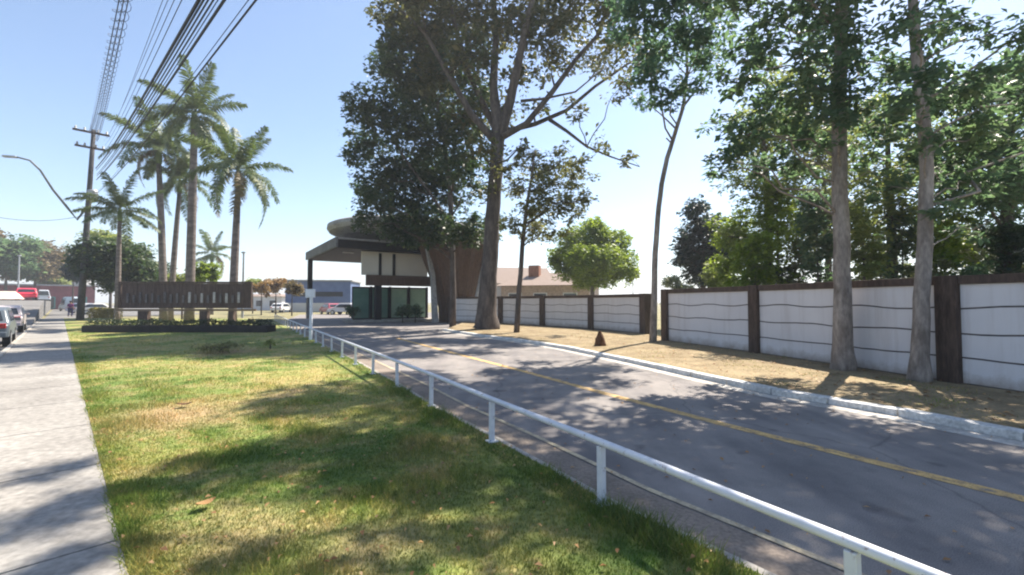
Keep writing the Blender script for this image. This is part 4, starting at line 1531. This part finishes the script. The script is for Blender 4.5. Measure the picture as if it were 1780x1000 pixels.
ANG = math.atan2(SD.y, SD.x)
car('parked_car', 'grey car cut by the left picture edge, parked at the kerb', 'car', st(-2.14, 26.6), ANG, paint('grey', (.10, .12, .14)))
car('parked_car', 'silvery pink car parked behind the grey car along the kerb', 'car', st(-2.25, 38.0), ANG, paint('silver', (.48, .42, .42)))
car('delivery_van', 'pale white van far along the street beyond the parked cars', 'van', st(-2.3, 135, HILL), ANG, paint('white', (.62, .66, .72)), 5.2, 1.95, 2.3, True)
pz = atd(126, 520, 82)
car('delivery_van', 'light blue-grey van left of the round dark bush in the distance', 'van', (pz.x, pz.y, 0), ANG + .3, paint('bluegrey', (.52, .60, .66)), 5.6, 2.1, 2.6, True)
for i, (px_, Y_, c_, lab) in enumerate([(152, 66, (.42, .48, .60), 'pale blue car behind the person on the sidewalk'), (170, 60, (.72, .70, .66), 'cream white car behind the golden hedge'),
                                        
                                        (490, 70, (.6, .6, .6), 'white car under the rusty shrubs'),
                                        (575, 60, (.34, .07, .10), 'dark red car waiting beyond the canopy'), (600, 58, (.6, .6, .62), 'white car right of the dark red one beyond the canopy')]):
    q = atd(px_, 520, Y_)
    car('parked_car', lab, 'car', (q.x, q.y, 0), R(20 + 37 * i), paint('c%d' % i, c_))

car('parked_car', 'small red car on the rise of the street at the far left', 'car', st(-2.75, 79, HILL), ANG, paint('red', (.50, .03, .06)))
q = atd(6, 512, 50)
rt = thing('market_stall', 'peach coloured awning stall at the far left edge', 'stall', (q.x, q.y, 0), R(40))
m = MB()
m.add([(-1.6, -1.2, 2.0), (1.6, -1.2, 2.0), (1.6, 1.2, 2.0), (-1.6, 1.2, 2.0), (-.9, 0, 2.9), (.9, 0, 2.9)], [(0, 1, 5, 4), (1, 2, 5), (2, 3, 4, 5), (3, 0, 4), (0, 3, 2, 1)])
m.build('awning', M['pale_cloth'], rt)
for sx in (-1.5, 1.5):
    for sy in (-1.1, 1.1):
        MB().box((sx, sy, 1.0), (.06, .06, 1.99)).build('leg', M['metal'], rt)
MB().box((0, -.6, .5), (2.6, .8, .9)).build('counter', M['pale_cloth'], rt)

# far left buildings
q = atd(20, 500, 95)
rt = thing('shop_building', 'low maroon shop front across the street at far left', 'building', (q.x, q.y, 0), R(46))
MB().box((0, 0, 2.6), (26, 9, 5.2)).build('wall', M['maroon'], rt)
MB().box((0, -.2, 5.35), (27, 10, .3)).build('roof', M['concrete'], rt)
for k in range(5):
    f_ = MB().box((-10 + k * 5, -4.54, 1.5), (3.4, .12, 2.6)).build('shop_window', M['teal'], rt)
    MB().box((-10 + k * 5, -4.60, 1.5), (3.0, .06, 2.2)).build('pane', M['glass_dark'], f_)
q = atd(85, 500, 110)
rt = thing('kiosk', 'teal-roofed kiosk at the end of the street', 'kiosk', (q.x, q.y, 0), R(30))
MB().box((0, 0, 1.6), (6, 4, 3.2)).build('wall', M['panel'], rt)
MB().box((0, 0, 3.5), (7.4, 5.4, .7), 0, .7).build('roof', M['teal'], rt)
MB().box((0, -2.03, 1.8), (4, .1, 1.2)).build('window', M['glass_dark'], rt)
q = atd(118, 490, 130)
rt = thing('tower_block', 'grey-blue building far beyond the street end', 'building', (q.x, q.y, 0), R(20))
MB().box((0, 0, 4.2), (9, 8, 8.4)).build('wall', M['concrete'], rt)
MB().box((0, 0, 8.6), (9.4, 8.4, .4)).build('roof', M['dark_clad'], rt)
for k in range(3):
    MB().box((-2.8 + k * 2.8, -4.03, 5.6), (1.6, .1, 1.4)).build('window', M['glass_dark'], rt)
q = atd(565, 500, 78)
rt = thing('warehouse', 'blue clad building seen below the canopy', 'building', (q.x, q.y, 0), R(8))
MB().box((0, 0, 2.6), (10.5, 8, 5.2)).build('wall', M['blue'], rt)
MB().box((0, 0, .75), (10.6, 8.1, 1.5)).build('plinth', M['cream'], rt)
MB().box((0, 0, 5.3), (11, 8.6, .22)).build('roof', M['concrete'], rt)
MB().box((0, -4.03, 3.0), (8, .1, .8)).build('window', M['glass_dark'], rt)
q = atd(470, 500, 90)
rt = thing('house', 'small pale building behind the rusty shrubs', 'house', (q.x, q.y, 0), R(-10))
MB().box((0, 0, 1.4), (10, 6, 2.8)).build('wall', M['panel'], rt)
MB().box((0, 0, 3.0), (10.8, 6.8, .5), 0, .6).build('roof', M['tile'], rt)
for k in range(3):
    MB().box((-3 + k * 3, -3.03, 1.4), (1.3, .1, 1.1)).build('window', M['glass_dark'], rt)

# far left street trees
for i, (x, y, Y, rx, ry, lf, lab) in enumerate([(12, 445, 78, 44, 40, 'right', 'green roadside tree at the far left edge'),
                                                (62, 455, 84, 44, 42, 'autumn', 'brownish roadside tree left of the utility pole'),
                                                (92, 488, 100, 22, 20, 'yellow', 'small yellow-green tree beyond the brownish one'),
                                                (-50, 440, 80, 50, 55, 'autumn', 'roadside tree mostly beyond the left picture edge')]):
    bush('street_tree', lab, x, y, Y, rx, ry, lf, (.6, .36), 1.4, 90 + i, 16, 'tree', 'far roadside trees')

# ------------------------------------------------------------------ person on the sidewalk


def person(label, loc, rz, hgt):
    root = thing('person', label, 'person', loc, rz)
    V_ = [(0, 0, .96), (0, 0, 1.15), (0, .01, 1.38), (0, .01, 1.50), (0, .02, 1.60), (0, .02, 1.70),           # pelvis..head
          (.10, .02, .90), (.12, .10, .50), (.12, -.02, .08), (.12, .12, .04),                               # right leg
          (-.10, -.02, .90), (-.11, -.02, .50), (-.11, -.20, .10), (-.11, -.08, .04),                       # left leg
          (.19, 0, 1.40), (.24, -.06, 1.14), (.25, .04, .90), (.25, .07, .82),
          (-.19, 0, 1.40), (-.24, .06, 1.14), (-.25, .14, .90), (-.25, .16, .82)]
    E_ = [(0, 1), (1, 2), (2, 3), (3, 4), (4, 5), (0, 6), (6, 7), (7, 8), (8, 9), (0, 10), (10, 11), (11, 12), (12, 13), (2, 14), (14, 15), (15, 16), (16, 17), (2, 18), (18, 19), (19, 20), (20, 21)]
    rad = [.145, .14, .165, .06, .09, .085, .10, .07, .045, .04, .10, .07, .045, .04, .065, .045, .036, .03, .065, .045, .036, .03]

    def skin(name, vs, es, rd, mat):
        me = bpy.data.meshes.new(name)
        s = hgt / 1.78
        me.from_pydata([(x * s, y * s, z * s) for x, y, z in vs], es, [])
        o = bpy.data.objects.new(name, me)
        COL.objects.link(o)
        o.parent = root
        me.materials.append(mat)
        md = o.modifiers.new('skin', 'SKIN')
        for i, r_ in enumerate(rd):
            me.skin_vertices[0].data[i].radius = (r_ * s, r_ * s)
        me.skin_vertices[0].data[0].use_root = True
        sb = o.modifiers.new('sub', 'SUBSURF')
        sb.levels = sb.render_levels = 2
        return o
    skin('body', V_, E_, rad, M['skin'])
    skin('shirt', [V_[i] for i in (0, 1, 2)] + [V_[14], V_[15], V_[18], V_[19]], [(0, 1), (1, 2), (2, 3), (3, 4), (2, 5), (5, 6)], [.17, .165, .185, .085, .062, .085, .062], M['purple'])
    skin('trousers', [V_[0], V_[6], V_[7], V_[8], V_[10], V_[11], V_[12]], [(0, 1), (1, 2), (2, 3), (0, 4), (4, 5), (5, 6)], [.165, .12, .092, .068, .12, .092, .068], M['navy'])
    m = MB()
    m.lathe([(.02, -.02), (.095, .02), (.112, .08), (.10, .14), (.06, .18), (.01, .195)], 14, (0, -.015, 1.60 * hgt / 1.78))
    m.build('hair', M['hair'], root, smooth=True)
    return root


q = at(122, 551, LZ)
person('person in purple top and dark trousers walking on the far sidewalk', (q.x, q.y, LZ), R(30), 1.72)

bush('weeds', 'low patch of dry weeds on the lawn before the long planter', 385, 606, at(385, 612, LZ).y, 36, 9, 'sparse', (.10, .03), .5, 171, 9, 'plant')
bush('weeds', 'small clump of taller weeds on the lawn left of the white post', 470, 598, at(470, 606, LZ).y, 14, 8, 'yellow', (.10, .03), .5, 172, 5, 'plant')

# ------------------------------------------------------------------ lawn details: grass blades, dry leaves
def in_poly(x, y, poly):
    c = np.zeros(len(x), bool)
    n = len(poly)
    for i in range(n):
        x1, y1, x2, y2 = poly[i][0], poly[i][1], poly[(i + 1) % n][0], poly[(i + 1) % n][1]
        cond = ((y1 > y) != (y2 > y)) & (x < (x2 - x1) * (y - y1) / (y2 - y1 + 1e-12) + x1)
        c ^= cond
    return c


rs = np.random.RandomState(77)


def blades(n, ymin, ymax, h, wdt, poly, z, dens_pow, fin=0.0, fout=0.0):
    y = ymin + (ymax - ymin) * rs.rand(n) ** dens_pow
    x = (rs.rand(n) * 2.9 - 1.5) * (y + .6)
    k = in_poly(x, y, poly)
    if fin:
        k &= rs.rand(n) < np.clip((y - ymin) / fin, 0, 1)
    if fout:
        k &= rs.rand(n) < np.clip((ymax - y) / fout, 0, 1)
    x, y = x[k], y[k]
    # tufts: jitter towards cell-wise heights
    tuft = .55 + .9 * np.clip(np.sin(x * 3.1 + np.sin(y * 2.3) * 2) * np.cos(y * 2.7 + np.sin(x * 1.9)), -.2, 1)
    n = len(x)
    a = rs.rand(n) * 6.283
    hh = h * tuft * rs.uniform(.5, 1.4, n)
    lean = rs.normal(size=(n, 2)) * .55 * hh[:, None]
    wv = np.stack([np.cos(a), np.sin(a)], 1) * wdt * .5 * rs.uniform(.7, 1.3, n)[:, None]
    v = np.zeros((n, 3, 3))
    v[:, 0, 0], v[:, 0, 1] = x - wv[:, 0], y - wv[:, 1]
    v[:, 1, 0], v[:, 1, 1] = x + wv[:, 0], y + wv[:, 1]
    v[:, 2, 0], v[:, 2, 1] = x + lean[:, 0], y + lean[:, 1]
    v[:, :2, 2] = z - .008
    v[:, 2, 2] = z + hh
    return v.reshape(-1, 3), np.arange(n * 3).reshape(n, 3)


lp = [(p[0], p[1]) for p in lawn_poly]
sw = [tuple(st(.29, -6)[:2]), tuple(st(.62, -6)[:2]), tuple(st(.62, 40)[:2]), tuple(st(.29, 40)[:2])]
sw2 = [tuple(st(.315, -6)[:2]), tuple(st(.5, -6)[:2]), tuple(st(.5, 40)[:2]), tuple(st(.315, 40)[:2])]
parts = [blades(460000, 1.6, 9.5, .042, .007, lp, LZ, 1.1, fout=5.0), blades(260000, 4.0, 26, .05, .012, lp, LZ, 1.5, fin=5.0),
         blades(200000, 1.6, 12, .055, .007, sw, LZ, 1.3), blades(300000, 1.6, 14, .06, .007, sw2, LZ, 1.3)]
v, f = join(parts)
o = np_mesh('grass', v, f, M['blade'])
o['kind'] = 'stuff'
eb = offset(EDGE, -.28)
ep = [(p.x, p.y) for p in EDGE] + [(p.x, p.y) for p in eb[::-1]]
ev, ef = blades(420000, 1.6, 14, .085, .008, ep, LZ, 1.2)
o = np_mesh('grass', ev, ef, M['blade_green'])
o['kind'] = 'stuff'
vp = [(p[0], p[1]) for p in verge_poly]
gv, gf = join([blades(150000, 5, 24, .035, .010, vp, VZ, 1.3)])
keep = np.sin(gv[::3, 0] * 2.1 + np.sin(gv[::3, 1] * 1.3) * 2) + rs.normal(size=len(gv) // 3) * .6 > .1
gv = gv.reshape(-1, 3, 3)[keep].reshape(-1, 3)
o = np_mesh('grass', gv, np.arange(len(gv)).reshape(-1, 3), M['blade'])
o['kind'] = 'stuff'


def litter(n, poly, z, y0, y1, size, name, mat):
    y = rs.uniform(y0, y1, n)
    x = (rs.rand(n) * 3.0 - 1.5) * (y + .6)
    k = in_poly(x, y, poly)
    x, y = x[k], y[k]
    n = len(x)
    a = rs.rand(n) * 6.283
    s = size * rs.uniform(.5, 1.3, n)
    d = np.stack([np.cos(a), np.sin(a)], 1)
    e = np.stack([-np.sin(a), np.cos(a)], 1)
    v = np.zeros((n, 4, 3))
    c = np.stack([x, y], 1)
    v[:, 0, :2], v[:, 2, :2] = c - d * s[:, None] * .5, c + d * s[:, None] * .5
    v[:, 1, :2], v[:, 3, :2] = c + e * s[:, None] * .28, c - e * s[:, None] * .28
    v[:, :, 2] = z + rs.uniform(.004, .02, (n, 4)) + np.array([0, .012, .004, .012])
    o = np_mesh(name, v.reshape(-1, 3), np.arange(4 * n).reshape(n, 4), mat)
    o['kind'] = 'stuff'


litter(5200, lp, LZ + .012, 1.8, 22, .045, 'fallen_leaves', M['dry_leaf'])
litter(9000, vp, VZ, 3, 30, .08, 'fallen_leaves', M['dry_leaf'])
rp_ = [(p[0], p[1]) for p in road_poly]
litter(1600, rp_, .002, 2.2, 24, .05, 'fallen_leaves', M['dry_leaf'])
# single big dry leaves on the lawn
for (px_, py_, s_, rz_, lab) in ((320, 708, .2, .4, 'curled dark brown dry leaf alone on the lawn'), (357, 884, .14, 1.0, 'large orange dry leaf nearest the camera on the lawn')):
    q = at(px_, py_, LZ)
    m = MB()
    out = []
    for i in range(9):
        s = i / 8
        wv = .32 * math.sin(math.pi * s) ** .8
        for k in (-1, 0, 1):
            out.append(((s - .5) * s_, k * wv * s_, .02 + .06 * s_ * abs(k) + .12 * s_ * (s - .5) ** 2 * 4))
    fs = []
    for i in range(8):
        for k in range(2):
            a = i * 3 + k
            fs.append((a, a + 3, a + 4, a + 1))
    m.add(out, fs)
    o = m.build('dry_leaf', M['stump'] if 'dark' in lab else M['dry_leaf'])
    o.location = (q.x, q.y, LZ + .02)
    o.rotation_euler = (0, 0, rz_)
    tag(o, lab, 'leaf')

# ------------------------------------------------------------------ haze
m = MB()
m.box((0, 675, 21.5), (2420, 1670, 45.2))
hm = bpy.data.materials.new('haze')
hm.use_nodes = True
ht = hm.node_tree
for n_ in list(ht.nodes):
    if n_.type != 'OUTPUT_MATERIAL':
        ht.nodes.remove(n_)
pv = ht.nodes.new('ShaderNodeVolumePrincipled')
pv.inputs['Color'].default_value = (.86, .90, .97, 1)
pv.inputs['Density'].default_value = .0011
pv.inputs['Anisotropy'].default_value = .2
ht.links.new(pv.outputs[0], [n_ for n_ in ht.nodes if n_.type == 'OUTPUT_MATERIAL'][0].inputs['Volume'])
o = m.build('haze', hm)
o['kind'] = 'stuff'
